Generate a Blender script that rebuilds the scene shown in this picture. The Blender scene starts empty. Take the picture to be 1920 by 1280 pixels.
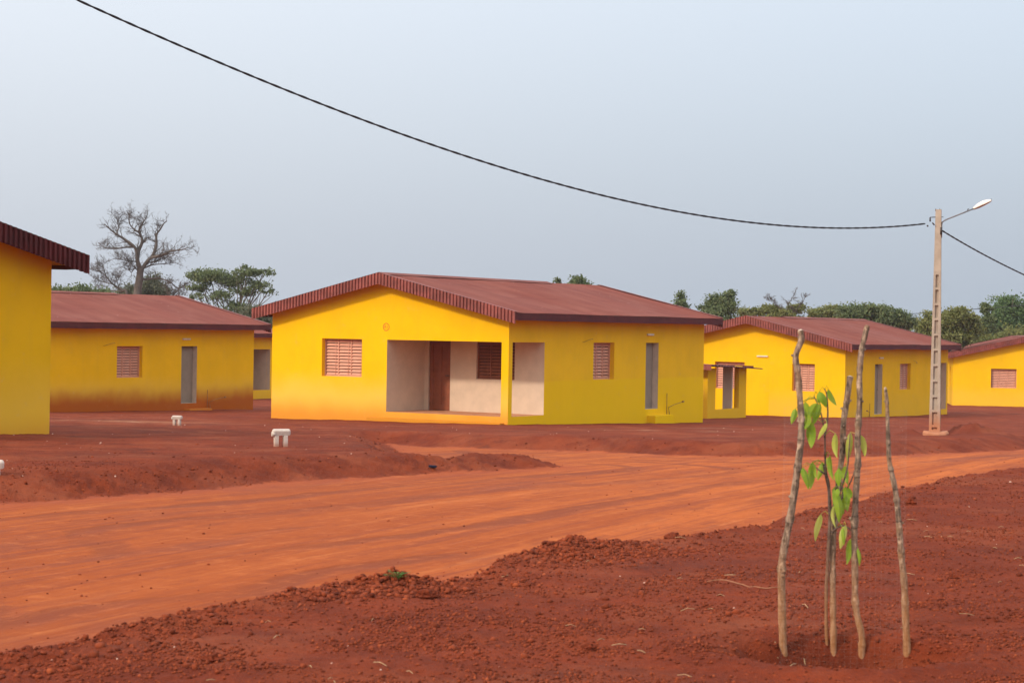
import bpy, bmesh, math, random
import numpy as np
from mathutils import Vector, Matrix, Euler

rng = np.random.default_rng(7)
random.seed(7)
scene = bpy.context.scene
COL = scene.collection
CAMZ = 1.6
F, PIT, ROL = 3600.0, -0.007, 0.016      # focal length in photo pixels, pitch, roll

# ------------------------------------------------------------------ helpers
def ray(px, py):
    a, b = px - 960, py - 640
    cr, sr = math.cos(ROL), math.sin(ROL)
    x = cr * a + sr * b
    y = -sr * a + cr * b
    c, s = math.cos(PIT), math.sin(PIT)
    h = -y / F
    return (x / F, c - s * h, s + c * h)

def at(px, py, Y):
    """world point seen at photo pixel px,py and lying Y metres in front"""
    r = ray(px, py)
    t = Y / r[1]
    return Vector((r[0] * t, Y, r[2] * t + CAMZ))

def tag(o, label=None, cat=None, group=None, kind=None):
    if label: o['label'] = label
    if cat: o['category'] = cat
    if group: o['group'] = group
    if kind: o['kind'] = kind
    return o

def empty(name, loc, rz=0.0):
    o = bpy.data.objects.new(name, None)
    COL.objects.link(o)
    o.location = loc
    o.rotation_euler = (0, 0, rz)
    o.empty_display_size = 0.2
    return o

def link_mesh(name, me, mat=None, parent=None):
    o = bpy.data.objects.new(name, me)
    COL.objects.link(o)
    if mat:
        me.materials.append(mat)
    if parent is not None:
        o.parent = parent
    return o

class MB:
    """collects shapes and links them as one mesh object"""
    def __init__(self):
        self.v, self.f, self.sm = [], [], []
    def quad(self, *p, smooth=False):
        n = len(self.v)
        self.v += [tuple(q) for q in p]
        self.f.append(tuple(range(n, n + len(p))))
        self.sm.append(smooth)
    def box(self, x0, x1, y0, y1, z0, z1, M=None):
        c = [(x0, y0, z0), (x1, y0, z0), (x1, y1, z0), (x0, y1, z0),
             (x0, y0, z1), (x1, y0, z1), (x1, y1, z1), (x0, y1, z1)]
        if M is not None:
            c = [tuple(M @ Vector(p)) for p in c]
        n = len(self.v)
        self.v += c
        for f in ((3, 2, 1, 0), (4, 5, 6, 7), (0, 1, 5, 4), (1, 2, 6, 5), (2, 3, 7, 6), (3, 0, 4, 7)):
            self.f.append(tuple(n + i for i in f))
            self.sm.append(False)
    def tube(self, pts, rad, seg=8, cap=True, smooth=True):
        pts = [Vector(p) for p in pts]
        if not hasattr(rad, '__len__'):
            rad = [rad] * len(pts)
        n0 = len(self.v)
        up = Vector((0.31, 0.95, 0.12)).normalized()
        for i, p in enumerate(pts):
            d = (pts[min(i + 1, len(pts) - 1)] - pts[max(i - 1, 0)])
            if d.length < 1e-9: d = Vector((0, 0, 1))
            d.normalize()
            a = d.cross(up)
            if a.length < 1e-4: a = d.cross(Vector((1, 0, 0)))
            a.normalize()
            b = d.cross(a)
            for k in range(seg):
                t = 2 * math.pi * k / seg
                self.v.append(tuple(p + rad[i] * (math.cos(t) * a + math.sin(t) * b)))
        for i in range(len(pts) - 1):
            for k in range(seg):
                k2 = (k + 1) % seg
                self.f.append((n0 + i * seg + k, n0 + i * seg + k2, n0 + (i + 1) * seg + k2, n0 + (i + 1) * seg + k))
                self.sm.append(smooth)
        if cap:
            self.f.append(tuple(n0 + k for k in range(seg))[::-1]); self.sm.append(False)
            m = n0 + (len(pts) - 1) * seg
            self.f.append(tuple(m + k for k in range(seg))); self.sm.append(False)
    def mesh(self, name):
        me = bpy.data.meshes.new(name)
        me.from_pydata(self.v, [], self.f)
        me.polygons.foreach_set('use_smooth', self.sm)
        me.update()
        return me
    def build(self, name, mat=None, parent=None, bevel=0.0):
        me = self.mesh(name)
        if bevel > 0:
            bm = bmesh.new(); bm.from_mesh(me)
            bmesh.ops.remove_doubles(bm, verts=bm.verts, dist=1e-5)
            bmesh.ops.recalc_face_normals(bm, faces=bm.faces)
            bmesh.ops.bevel(bm, geom=[e for e in bm.edges if len(e.link_faces) == 2 and e.calc_face_angle(0) > 0.5],
                            offset=bevel, segments=2, affect='EDGES', profile=0.5)
            bm.to_mesh(me); bm.free()
        return link_mesh(name, me, mat, parent)

def np_mesh(name, verts, faces, mat=None, parent=None, smooth=False, attr=None):
    """verts (n,3), faces (m,k) arrays; attr = dict name -> per-vertex floats"""
    me = bpy.data.meshes.new(name)
    verts = np.asarray(verts, np.float32); faces = np.asarray(faces, np.int32)
    k = faces.shape[1]
    me.vertices.add(len(verts)); me.vertices.foreach_set('co', verts.ravel())
    me.loops.add(faces.size); me.loops.foreach_set('vertex_index', faces.ravel())
    me.polygons.add(len(faces))
    me.polygons.foreach_set('loop_start', np.arange(0, faces.size, k, dtype=np.int32))
    me.polygons.foreach_set('loop_total', np.full(len(faces), k, np.int32))
    me.polygons.foreach_set('use_smooth', np.full(len(faces), smooth))
    me.update(calc_edges=True)
    for an, av in (attr or {}).items():
        a = me.attributes.new(an, 'FLOAT', 'POINT')
        a.data.foreach_set('value', np.asarray(av, np.float32))
    return link_mesh(name, me, mat, parent)

# ------------------------------------------------------------------ noise
def _hash(ix, iy, seed):
    h = (ix.astype(np.int64) * 374761393 + iy.astype(np.int64) * 668265263 + seed * 982451653) & 0xffffffff
    h = ((h ^ (h >> 13)) * 1274126177) & 0xffffffff
    h = h ^ (h >> 16)
    return h
def gnoise(x, y, seed=0):
    ix, iy = np.floor(x), np.floor(y)
    fx, fy = x - ix, y - iy
    ux, uy = fx * fx * fx * (fx * (fx * 6 - 15) + 10), fy * fy * fy * (fy * (fy * 6 - 15) + 10)
    def g(ax, ay):
        a = _hash(ix + ax, iy + ay, seed) / 4294967296.0 * 2 * np.pi
        return np.cos(a) * (fx - ax) + np.sin(a) * (fy - ay)
    n00, n10, n01, n11 = g(0, 0), g(1, 0), g(0, 1), g(1, 1)
    return 1.4 * ((n00 * (1 - ux) + n10 * ux) * (1 - uy) + (n01 * (1 - ux) + n11 * ux) * uy)
def fbm(x, y, oct=4, seed=0, gain=0.5):
    s, a, t = 0, 1.0, 0
    for o in range(oct):
        s = s + a * gnoise(x * 2 ** o + 13.7 * o, y * 2 ** o - 7.1 * o, seed + o)
        t += a; a *= gain
    return s / t
def sstep(a, b, x):
    t = np.clip((x - a) / (b - a), 0, 1)
    return t * t * (3 - 2 * t)

# ------------------------------------------------------------------ node helpers
def new_mat(name):
    m = bpy.data.materials.new(name)
    m.use_nodes = True
    nt = m.node_tree
    return m, nt, nt.nodes['Principled BSDF']
class N:
    def __init__(self, nt): self.nt = nt
    def __call__(self, typ, **kw):
        n = self.nt.nodes.new(typ)
        for k, v in kw.items():
            if k == 'inp':
                for a, b in v.items():
                    if hasattr(b, 'node') and hasattr(b, 'is_linked'):
                        self.nt.links.new(b, n.inputs[a])
                    else:
                        n.inputs[a].default_value = b
            else:
                setattr(n, k, v)
        return n
    def link(self, a, b): self.nt.links.new(a, b)
    def noise(self, vec, scale, detail=4, rough=0.55, dist=0.0):
        n = self('ShaderNodeTexNoise', inp={'Scale': scale, 'Detail': detail, 'Roughness': rough, 'Distortion': dist})
        if vec is not None: self.link(vec, n.inputs['Vector'])
        return n.outputs['Fac']
    def ramp(self, fac, lo, hi):
        n = self('ShaderNodeMapRange', inp={'Value': fac, 'From Min': lo, 'From Max': hi})
        n.interpolation_type = 'SMOOTHSTEP'
        return n.outputs['Result']
    def mix(self, fac, a, b, mode='MIX'):
        n = self('ShaderNodeMix', data_type='RGBA', blend_type=mode)
        for key, val in ((0, fac), (6, a), (7, b)):
            if hasattr(val, 'node'): self.link(val, n.inputs[key])
            elif key == 0: n.inputs[0].default_value = val
            else: n.inputs[key].default_value = (*val, 1) if len(val) == 3 else val
        return n.outputs[2]
    def math(self, op, a, b=None, clamp=False):
        n = self('ShaderNodeMath', operation=op, use_clamp=clamp)
        for i, val in ((0, a), (1, b)):
            if val is None: continue
            if hasattr(val, 'node'): self.link(val, n.inputs[i])
            else: n.inputs[i].default_value = val
        return n.outputs[0]
    def mapping(self, vec, scale):
        n = self('ShaderNodeMapping')
        self.link(vec, n.inputs['Vector']); n.inputs['Scale'].default_value = scale
        return n.outputs[0]
    def bump(self, h, strength, dist):
        n = self('ShaderNodeBump', inp={'Strength': strength, 'Distance': dist})
        self.link(h, n.inputs['Height'])
        return n.outputs['Normal']

def simple_mat(name, col, rough=0.7, var=0.15, scale=8.0, bump=0.0, metallic=0.0, spec=0.3):
    m, nt, b = new_mat(name); n = N(nt)
    tc = n('ShaderNodeTexCoord').outputs['Object']
    f = n.noise(tc, scale, 5, 0.6)
    dark = tuple(c * (1 - var) for c in col); lite = tuple(min(1, c * (1 + var)) for c in col)
    n.link(n.mix(n.ramp(f, 0.3, 0.7), dark, lite), b.inputs['Base Color'])
    b.inputs['Roughness'].default_value = rough
    b.inputs['Metallic'].default_value = metallic
    b.inputs['Specular IOR Level'].default_value = spec
    if bump:
        n.link(n.bump(f, bump, 0.02), b.inputs['Normal'])
    return m

YEL = (0.84, 0.475, 0.002)
def wall_paint(name, dust=0.5, dust_h=0.4, band=(0.80, 0.47, 0.03), band_amt=0.5, band_hard=False, upper=(0.87, 0.492, 0.001), seed=0.0, dcol=(0.52, 0.165, 0.025)):
    """yellow wall paint; lower coat of another yellow, red dust splashed up from the ground"""
    m, nt, b = new_mat(name); n = N(nt)
    tc = n('ShaderNodeTexCoord').outputs['Object']
    sh = n('ShaderNodeMapping'); n.link(tc, sh.inputs['Vector']); sh.inputs['Location'].default_value = (seed * 7.3, seed * 3.1, 0)
    vec = sh.outputs[0]
    z = n('ShaderNodeSeparateXYZ'); n.link(tc, z.inputs[0]); z = z.outputs['Z']
    big = n.noise(vec, 0.9, 5, 0.6)
    fine = n.noise(vec, 14, 4, 0.6)
    streak = n.noise(n.mapping(vec, (5, 5, 0.5)), 1.5, 4, 0.6)
    col = n.mix(n.ramp(big, 0.35, 0.7), upper, tuple(c * 0.92 for c in upper))
    col = n.mix(n.math('MULTIPLY', n.ramp(streak, 0.45, 0.8), 0.12), col, (0.55, 0.33, 0.05))
    # lower coat
    if band_hard:
        zz = n.math('ADD', z, n.math('MULTIPLY', n.math('SUBTRACT', big, 0.5), 0.06))
        f = n.ramp(zz, 1.02, 0.93)
    else:
        zz = n.math('ADD', z, n.math('MULTIPLY', n.math('SUBTRACT', big, 0.5), 0.7))
        f = n.ramp(zz, 1.25, 0.3)
    col = n.mix(n.math('MULTIPLY', f, band_amt), col, band)
    # dust
    zz = n.math('ADD', z, n.math('MULTIPLY', n.math('SUBTRACT', n.noise(n.mapping(vec, (1, 1, 0.8)), 0.9, 3, 0.5), 0.5), dust_h * 0.9))
    f = n.ramp(zz, dust_h, dust_h - 0.8)
    f = n.math('MULTIPLY', f, dust, True)
    col = n.mix(f, col, dcol)
    # scattered scuffs
    col = n.mix(n.math('MULTIPLY', n.ramp(n.noise(vec, 3.1, 8, 0.75), 0.58, 0.72), 0.22), col, (0.62, 0.42, 0.18))
    n.link(col, b.inputs['Base Color'])
    b.inputs['Roughness'].default_value = 0.75
    b.inputs['Specular IOR Level'].default_value = 0.06
    n.link(n.bump(n.math('ADD', fine, n.math('MULTIPLY', big, 2.0)), 0.25, 0.012), b.inputs['Normal'])
    return m

def roof_mat():
    m, nt, b = new_mat('roof_sheet'); n = N(nt)
    tc = n('ShaderNodeTexCoord').outputs['Object']
    a = n.noise(n.mapping(tc, (0.25, 1.2, 0.25)), 1.2, 5, 0.6)
    c = n.noise(tc, 0.5, 4, 0.6)
    sp = n.noise(tc, 9, 2, 0.5)
    col = n.mix(n.ramp(a, 0.3, 0.72), (0.165, 0.039, 0.028), (0.215, 0.060, 0.044))
    col = n.mix(n.math('MULTIPLY', n.ramp(c, 0.4, 0.75), 0.5), col, (0.26, 0.098, 0.074))
    # overlaps between sheets: thin darker lines across the slope
    sx = n('ShaderNodeSeparateXYZ'); n.link(tc, sx.inputs[0])
    fr = n.math('FRACT', n.math('DIVIDE', n.math('ADD', sx.outputs['X'], 60.03), 1.58))
    ln = n.math('LESS_THAN', fr, 0.045)
    ln = n.math('MULTIPLY', ln, n.ramp(n.noise(tc, 0.7, 3), 0.4, 0.6))
    col = n.mix(n.math('MULTIPLY', ln, 0.55), col, (0.12, 0.02, 0.02))
    col = n.mix(n.math('MULTIPLY', n.ramp(sp, 0.72, 0.78), 0.5), col, (0.5, 0.34, 0.3))
    n.link(col, b.inputs['Base Color'])
    b.inputs['Roughness'].default_value = 0.7
    b.inputs['Specular IOR Level'].default_value = 0.18
    return m

M = {}
M['roof'] = roof_mat()
M['trim'] = simple_mat('roof_trim_paint', (0.245, 0.064, 0.052), 0.6, 0.25, 3.0)
M['trim_dark'] = simple_mat('shaded_trim_red', (0.085, 0.010, 0.011), 0.65, 0.25, 3.0)  # eave and near gable trim red, darkened by shade put into the colour
M['soffit'] = simple_mat('soffit_board', (0.45, 0.25, 0.06), 0.8, 0.12, 4.0)
M['cream'] = simple_mat('cream_plaster', (0.62, 0.48, 0.36), 0.85, 0.06, 2.5, 0.1)
M['cream_grey'] = simple_mat('grey_cream_plaster', (0.50, 0.40, 0.33), 0.85, 0.06, 2.5, 0.1)
M['floor'] = simple_mat('dusty_screed', (0.50, 0.22, 0.11), 0.9, 0.18, 3.0)
M['shutter'] = simple_mat('pink_shutter_paint', (0.64, 0.305, 0.21), 0.55, 0.08, 5.0)
M['shutter_brown'] = simple_mat('brown_shutter_paint', (0.28, 0.085, 0.04), 0.55, 0.15, 5.0)
M['door'] = simple_mat('brown_door_paint', (0.26, 0.075, 0.035), 0.5, 0.15, 4.0)
M['door_grey'] = simple_mat('grey_door_paint', (0.26, 0.21, 0.165), 0.6, 0.1, 2.0)
M['jamb'] = simple_mat('pale_jamb_plaster', (0.58, 0.46, 0.37), 0.8, 0.08, 4.0)
M['metal'] = simple_mat('dark_metal', (0.06, 0.05, 0.05), 0.45, 0.2, 9.0, metallic=0.5)
M['pipe'] = simple_mat('rusty_pipe', (0.30, 0.15, 0.05), 0.7, 0.3, 9.0)
M['pale'] = simple_mat('pale_fitting', (0.72, 0.62, 0.48), 0.6, 0.1, 9.0)
M['red_paint'] = simple_mat('red_paint', (0.55, 0.10, 0.02), 0.7, 0.15, 30.0)
M['gap'] = simple_mat('room_shade_behind_slats', (0.035, 0.018, 0.014), 0.9, 0.2, 4.0)
M['concrete'] = None

# ------------------------------------------------------------------ terrain
PY = np.array([-400, 0, 5, 9.4, 14, 20, 27, 34, 46, 54, 60, 65, 72, 78, 85, 112, 140, 4000.])
PZ = np.array([-1.55, -1.55, -1.56, -1.58, -1.60, -1.66, -1.80, -1.99, -2.41, -2.72, -2.90, -3.10, -3.24, -3.42, -3.58, -4.10, -4.5, -4.5]) + CAMZ
_yy = np.linspace(-400, 400, 16001)
_zz = np.interp(_yy, PY, PZ)
_k = np.hanning(121); _k /= _k.sum()
_zz[200:-200] = np.convolve(_zz, _k, 'same')[200:-200]
def prof(y):
    return np.interp(y, _yy, _zz)
DROP = 0.27
def on_ground(px, py, dz=0.0):
    """walk along the sight line until it meets the smooth ground (lowered by dz)"""
    r = np.array(ray(px, py))
    Y = np.linspace(4, 120, 6000)
    zz = r[2] / r[1] * Y + CAMZ
    g = prof(Y) + dz
    i = np.argmax(zz < g)
    return np.array([r[0] / r[1] * Y[i], Y[i]])

near_px = [(-300, 1330), (-120, 1285), (0, 1248), (150, 1200), (420, 1140), (560, 1108), (680, 1096), (800, 1099), (890, 1084), (960, 1052), (1030, 1032), (1120, 1022),
           (1250, 1006), (1350, 990), (1480, 970), (1620, 934), (1700, 915), (1790, 893), (1920, 876), (2150, 846)]
near = np.array([on_ground(*p) for p in near_px])
d = np.gradient(near, axis=0); d /= np.linalg.norm(d, axis=1)[:, None]
near = near + np.stack([-d[:, 1], d[:, 0]], 1) * 0.45
mfar = np.array([on_ground(x, y, -DROP) for x, y in [(-420, 985), (-150, 957), (0, 945), (180, 935), (350, 922), (500, 906), (700, 896), (860, 886), (1000, 880), (1050, 877)]])
crest = np.array([on_ground(x, y, dz) for x, y, dz in [(1040, 874, -.26), (958, 864, -.20), (892, 859, -.14), (833, 854, -.09), (783, 851, -.05), (755, 846, -.02), (724, 836, 0)]])
d = np.gradient(crest, axis=0); d /= np.linalg.norm(d, axis=1)[:, None]
crest = crest + np.stack([d[:, 1], -d[:, 0]], 1) * np.linspace(0.12, 0.4, 7)[:, None]
bfar = np.array([on_ground(x, y, -DROP) for x, y in [(722, 834), (850, 840), (1017, 845), (1142, 849), (1267, 854), (1392, 857), (1604, 857), (1707, 854), (1920, 844), (2150, 824)]])
ROADP = np.vstack([near, bfar[::-1], crest[::-1], mfar[::-1]])

def seg_dist(x, y, poly, closed=True):
    best = np.full(x.shape, 1e9)
    n = len(poly)
    for i in range(n if closed else n - 1):
        a, b = poly[i], poly[(i + 1) % n]
        dx, dy = b - a
        t = np.clip(((x - a[0]) * dx + (y - a[1]) * dy) / (dx * dx + dy * dy + 1e-12), 0, 1)
        best = np.minimum(best, (x - a[0] - t * dx) ** 2 + (y - a[1] - t * dy) ** 2)
    return np.sqrt(best)
def inside(x, y, poly):
    c = np.zeros(x.shape, bool)
    n = len(poly)
    for i in range(n):
        (x0, y0), (x1, y1) = poly[i], poly[(i + 1) % n]
        if y0 == y1: continue
        cond = ((y0 > y) != (y1 > y)) & (x < (x1 - x0) * (y - y0) / (y1 - y0) + x0)
        c ^= cond
    return c
def bump2(x, y, c, rx, ry):
    return np.exp(-((x - c[0]) / rx) ** 2 - ((y - c[1]) / ry) ** 2)

PIT_C = on_ground(1585, 1228)
POLE_XY = on_ground(1751, 816)
pile1, pile2 = on_ground(730, 1100), on_ground(1060, 1028)
pile3 = on_ground(600, 1112)
def ground_z(x, y, full=True):
    s = seg_dist(x, y, ROADP)
    ins = inside(x, y, ROADP)
    s = np.where(ins, s, -s)
    wob = 0.16 * fbm(x * 1.3, y * 1.3, 3, 5)
    s2 = s + np.where(y < 60, wob, 0)
    z = prof(y).astype(float)
    clumps = fbm(x * 1.9, y * 1.9, 4, 61, 0.62)
    wfar = np.where(seg_dist(x, y, near, False) > 3.0, 1.0, 0.0)
    drop = (sstep(-0.45 - 0.55 * wfar, 0.03, s2 + wfar * 0.22 * clumps)) * (y < 75) + 0.0
    z = z - DROP * drop
    road = sstep(-0.06, 0.10, s2 + 0.05 * fbm(x * 5, y * 5, 2, 8))
    soil = 1 - sstep(-0.15, 0.15, s2)
    bank = np.exp(-((s2 + 0.35) / 0.45) ** 2) * (y < 75)
    # rough clods thrown up along the road's edges
    cl = np.abs(fbm(x * 3.2, y * 3.2, 4, 21, 0.6))
    z = z + wfar * np.exp(-((s2 + 0.45) / 0.5) ** 2) * (y < 75) * 0.10 * clumps
    z = z + bank * (0.4 + 0.6 * wfar) * (0.02 + 0.15 * cl * sstep(-0.2, 0.4, fbm(x * 0.5, y * 0.5, 2, 31)))
    nearside = (seg_dist(x, y, near, False) < 2.5) & (s2 < 0.2)
    z = z + nearside * np.exp(-((s2 + 0.55) / 0.4) ** 2) * (-0.02 + 0.05 * fbm(x * 0.8, y * 0.8, 2, 3))
    z = z + (0.085 * bump2(x, y, pile1, 0.30, 0.26) + 0.080 * bump2(x, y, pile2, 0.5, 0.4) + 0.02 * bump2(x, y, pile3, .35, .3)) * (0.8 + 1.3 * cl) * soil
    # general unevenness
    z = z + soil * (0.045 * fbm(x * 0.35, y * 0.35, 3, 41) + 0.022 * fbm(x * 1.6, y * 1.6, 3, 43))
    z = z + road * 0.012 * fbm(x * 0.9, y * 0.25, 3, 47)
    # planting pit with a low rim
    r = np.sqrt(((x - PIT_C[0]) / 1.05) ** 2 + ((y - PIT_C[1] - 0.1) / 0.8) ** 2)
    z = z - 0.30 * (1 - sstep(0.30, 0.58, r + 0.12 * clumps)) + 0.05 * np.exp(-((r - 0.75) / 0.16) ** 2) * (0.6 + 0.8 * cl)
    # heaps of dug earth beside the lamp post
    for (ox, oy, a, rx, ry) in ((0.95, 0.5, 0.34, 0.5, 0.7), (-0.5, 0.45, 0.16, 0.25, 0.5), (1.6, 0.9, 0.15, 0.5, 0.6)):
        z = z + a * bump2(x, y, POLE_XY + np.array([ox, oy]), rx, ry) * (0.7 + 0.9 * cl)
    # fine lumps of the laterite gravel
    fade = 1 - sstep(25, 60, y)
    lump = np.maximum(fbm(x * 9, y * 9, 3, 51, 0.6), -0.15)
    z = z + soil * fade * 0.020 * lump + soil * fade * bank * 0.03 * lump
    return z, s2, bank

def ground_mesh():
    rows = [-300, -60, -15, -3, 1.0, 3.0]
    y = 5.0
    while y < 62:
        rows.append(y); y += max(0.030, 0.0038 * y)
    while y < 145:
        rows.append(y); y += 0.012 * y
    rows += [160, 190, 240, 320, 450, 700, 1200, 2200, 3900]
    rows = np.array(rows)
    u = np.concatenate([[-30, -8, -3, -1.4, -0.8, -0.5], np.linspace(-0.36, 0.36, 620), [0.5, 0.8, 1.4, 3, 8, 30]])
    Y, U = np.meshgrid(rows, u, indexing='ij')
    X = U * (np.maximum(Y, 4.0) * 0.93 + 0.6) + np.where(np.abs(U) > 2, np.sign(U) * 40 * np.abs(U), 0)
    z, s2, bank = ground_z(X.ravel(), Y.ravel())
    # paler, drier patches in front of the houses
    x, yv = X.ravel(), Y.ravel()
    p1 = on_ground(1250, 807); p2 = on_ground(230, 790); p3 = on_ground(1330, 803)
    pale = bump2(x, yv, p1, 1.3, 0.8) + 0.8 * bump2(x, yv, p2, 2.2, 1.6) + 0.5 * bump2(x, yv, p3, 1.0, 0.6)
    pit = 1 - sstep(0.25, 0.62, np.sqrt(((x - PIT_C[0]) / 1.0) ** 2 + ((yv - PIT_C[1] - 0.1) / 0.9) ** 2))
    nr, nc = Y.shape
    idx = np.arange(nr * nc).reshape(nr, nc)
    faces = np.stack([idx[:-1, :-1], idx[:-1, 1:], idx[1:, 1:], idx[1:, :-1]], -1).reshape(-1, 4)
    V = np.stack([x, yv, z], 1)
    return V, faces, dict(road=np.clip(s2, -7, 7), pit=pit, bank=bank, pale=pale)

def ground_mat():
    m, nt, b = new_mat('laterite_ground'); n = N(nt)
    tc = n('ShaderNodeTexCoord').outputs['Object']
    A = lambda nm: n('ShaderNodeAttribute', attribute_name=nm).outputs['Fac']
    road, bank, pale = A('road'), A('bank'), A('pale')
    # soil: dark red laterite gravel
    big = n.noise(tc, 0.22, 5, 0.6)
    mid = n.noise(tc, 1.7, 6, 0.65)
    fine = n.noise(tc, 26, 5, 0.7)
    grit = n.noise(tc, 48, 4, 0.7)
    soil = n.mix(n.ramp(mid, 0.3, 0.7), (0.150, 0.025, 0.0095), (0.235, 0.040, 0.0130))
    soil = n.mix(n.math('MULTIPLY', n.ramp(big, 0.5, 0.72), 0.55), soil, (0.115, 0.029, 0.019))
    soil = n.mix(n.math('MULTIPLY', n.ramp(n.noise(tc, 0.8, 4, 0.6), 0.52, 0.75), 0.6), soil, (0.27, 0.054, 0.017))
    soil = n.mix(n.math('MULTIPLY', n.ramp(fine, 0.56, 0.74), 0.55), soil, (0.42, 0.098, 0.034))
    soil = n.mix(n.math('MULTIPLY', n.ramp(grit, 0.45, 0.32), 0.7), soil, (0.10, 0.020, 0.013))
    soil = n.mix(n.math('MULTIPLY', n.math('MULTIPLY', bank, n.ramp(mid, 0.35, 0.65)), 0.5), soil, (0.24, 0.046, 0.015))
    soil = n.mix(n.math('MULTIPLY', n.math('MULTIPLY', pale, n.ramp(n.noise(n.mapping(tc, (0.5, 2.0, 1)), 2.2, 5, 0.7), 0.38, 0.62)), 0.75, True), soil, (0.55, 0.33, 0.20))
    vo = n('ShaderNodeTexVoronoi', inp={'Scale': 3.2}); n.link(tc, vo.inputs['Vector'])
    soil = n.mix(n.math('MULTIPLY', n.math('LESS_THAN', vo.outputs['Distance'], 0.022), 0.5), soil, (0.60, 0.36, 0.25))
    dusty = n.ramp(n.noise(tc, 0.55, 6, 0.65, 0.5), 0.48, 0.66)
    soil = n.mix(n.math('MULTIPLY', dusty, 0.55), soil, (0.30, 0.078, 0.034))
    soil = n.mix(n.math('MULTIPLY', n.ramp(n.noise(tc, 0.9, 6, 0.7, 0.3), 0.56, 0.70), 0.55), soil, (0.09, 0.021, 0.013))
    soil = n.mix(n.math('MULTIPLY', A('pit'), 0.55), soil, (0.075, 0.017, 0.010))  # pit soil darkened: damp earth plus the hollow's shade painted in
    # road: graded orange laterite with streaks running along it (main road heading about 24 degrees right)
    rot = n('ShaderNodeMapping'); n.link(tc, rot.inputs['Vector']); rot.inputs['Rotation'].default_value = (0, 0, math.radians(24))
    al = rot.outputs[0]
    sal = n('ShaderNodeSeparateXYZ'); n.link(al, sal.inputs[0])
    cb = n('ShaderNodeCombineXYZ'); n.link(n.math('ADD', n.math('MULTIPLY', road, 0.8), n.math('MULTIPLY', sal.outputs['X'], 0.35)), cb.inputs['X']); n.link(sal.outputs['Y'], cb.inputs['Y'])
    lane = cb.outputs[0]
    st1 = n.noise(n.mapping(al, (1.0, 0.06, 1)), 1.6, 6, 0.62)
    st2 = n.noise(n.mapping(al, (3.4, 0.10, 1)), 1.4, 5, 0.65, 0.3)
    ru = n.math('SINE', n.math('ADD', n.math('MULTIPLY', road, 4.2), n.math('MULTIPLY', n.noise(n.mapping(al, (.3, .1, 1)), 1.0, 3), 5.0)))
    rut = n.math('MULTIPLY', n.ramp(ru, 0.55, 0.98), n.ramp(n.noise(n.mapping(al, (.8, .12, 1)), .8, 4, .6), 0.42, 0.62))
    pat = n.noise(n.mapping(al, (0.5, 0.16, 1)), 0.9, 6, 0.7, 0.6)
    rc = n.mix(n.ramp(st1, 0.32, 0.68), (0.33, 0.070, 0.014), (0.49, 0.122, 0.025))
    sxr = n('ShaderNodeSeparateXYZ'); n.link(tc, sxr.inputs[0])
    worn = n.math('MULTIPLY', n.ramp(n.math('ADD', sxr.outputs['X'], n.math('MULTIPLY', n.math('SUBTRACT', n.noise(n.mapping(al, (1, .25, 1)), .5, 4, .6), .5), 9.0)), 3.5, -3.0), 0.62)
    rc = n.mix(worn, rc, (0.29, 0.060, 0.013))
    rc = n.mix(n.math('MULTIPLY', n.ramp(st2, 0.50, 0.64), 0.8), rc, (0.25, 0.056, 0.022))
    rc = n.mix(n.math('MULTIPLY', n.ramp(st2, 0.44, 0.30), 0.5), rc, (0.55, 0.175, 0.055))
    rc = n.mix(n.math('MULTIPLY', n.ramp(pat, 0.50, 0.68), 0.75), rc, (0.22, 0.058, 0.032))
    pat2 = n.noise(n.mapping(al, (1.3, 0.5, 1)), 1.9, 8, 0.75, 0.4)
    rc = n.mix(n.math('MULTIPLY', n.ramp(pat2, 0.55, 0.7), 0.45), rc, (0.25, 0.058, 0.026))
    st3 = n.noise(n.mapping(al, (9.0, 0.5, 1)), 1.5, 5, 0.7, 0.2)
    rc = n.mix(n.math('MULTIPLY', n.ramp(st3, 0.55, 0.7), 0.4), rc, (0.27, 0.065, 0.027))
    rc = n.mix(n.math('MULTIPLY', n.ramp(st3, 0.42, 0.3), 0.3), rc, (0.62, 0.20, 0.085))
    rc = n.mix(n.math('MULTIPLY', n.ramp(n.noise(tc, 30, 6, 0.8), 0.52, 0.68), 0.5), rc, (0.26, 0.07, 0.03))
    rc = n.mix(n.math('MULTIPLY', rut, 0.75), rc, (0.21, 0.050, 0.022))
    g1 = n.noise(n.mapping(al, (1.0, 0.30, 1)), 13, 6, 0.75)
    rc = n.mix(n.math('MULTIPLY', n.ramp(g1, 0.52, 0.66), 0.40), rc, (0.23, 0.050, 0.020))
    rc = n.mix(n.math('MULTIPLY', n.ramp(g1, 0.46, 0.34), 0.20), rc, (0.56, 0.165, 0.055))
    g2 = n.noise(n.mapping(al, (1.0, 0.12, 1)), 4.5, 7, 0.75, 0.3)
    rc = n.mix(n.math('MULTIPLY', n.ramp(g2, 0.55, 0.66), 0.6), rc, (0.22, 0.052, 0.024))
    g3 = n.noise(tc, 3.2, 9, 0.8, 0.2)
    rc = n.mix(n.math('MULTIPLY', n.ramp(g3, 0.52, 0.66), 0.45), rc, (0.235, 0.050, 0.018))
    rc = n.mix(n.math('MULTIPLY', n.ramp(g3, 0.47, 0.35), 0.35), rc, (0.56, 0.165, 0.050))
    # loose darker soil dragged along the near edge
    edge = n.ramp(n.math('ADD', road, n.math('MULTIPLY', n.math('SUBTRACT', mid, 0.5), 0.7)), 0.75, 0.1)
    rc = n.mix(n.math('MULTIPLY', edge, 0.45), rc, (0.33, 0.070, 0.030))
    f = n.ramp(n.math('ADD', road, n.math('MULTIPLY', n.math('SUBTRACT', n.noise(tc, 6, 4, 0.7), 0.5), 0.35)), -0.06, 0.10)
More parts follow.
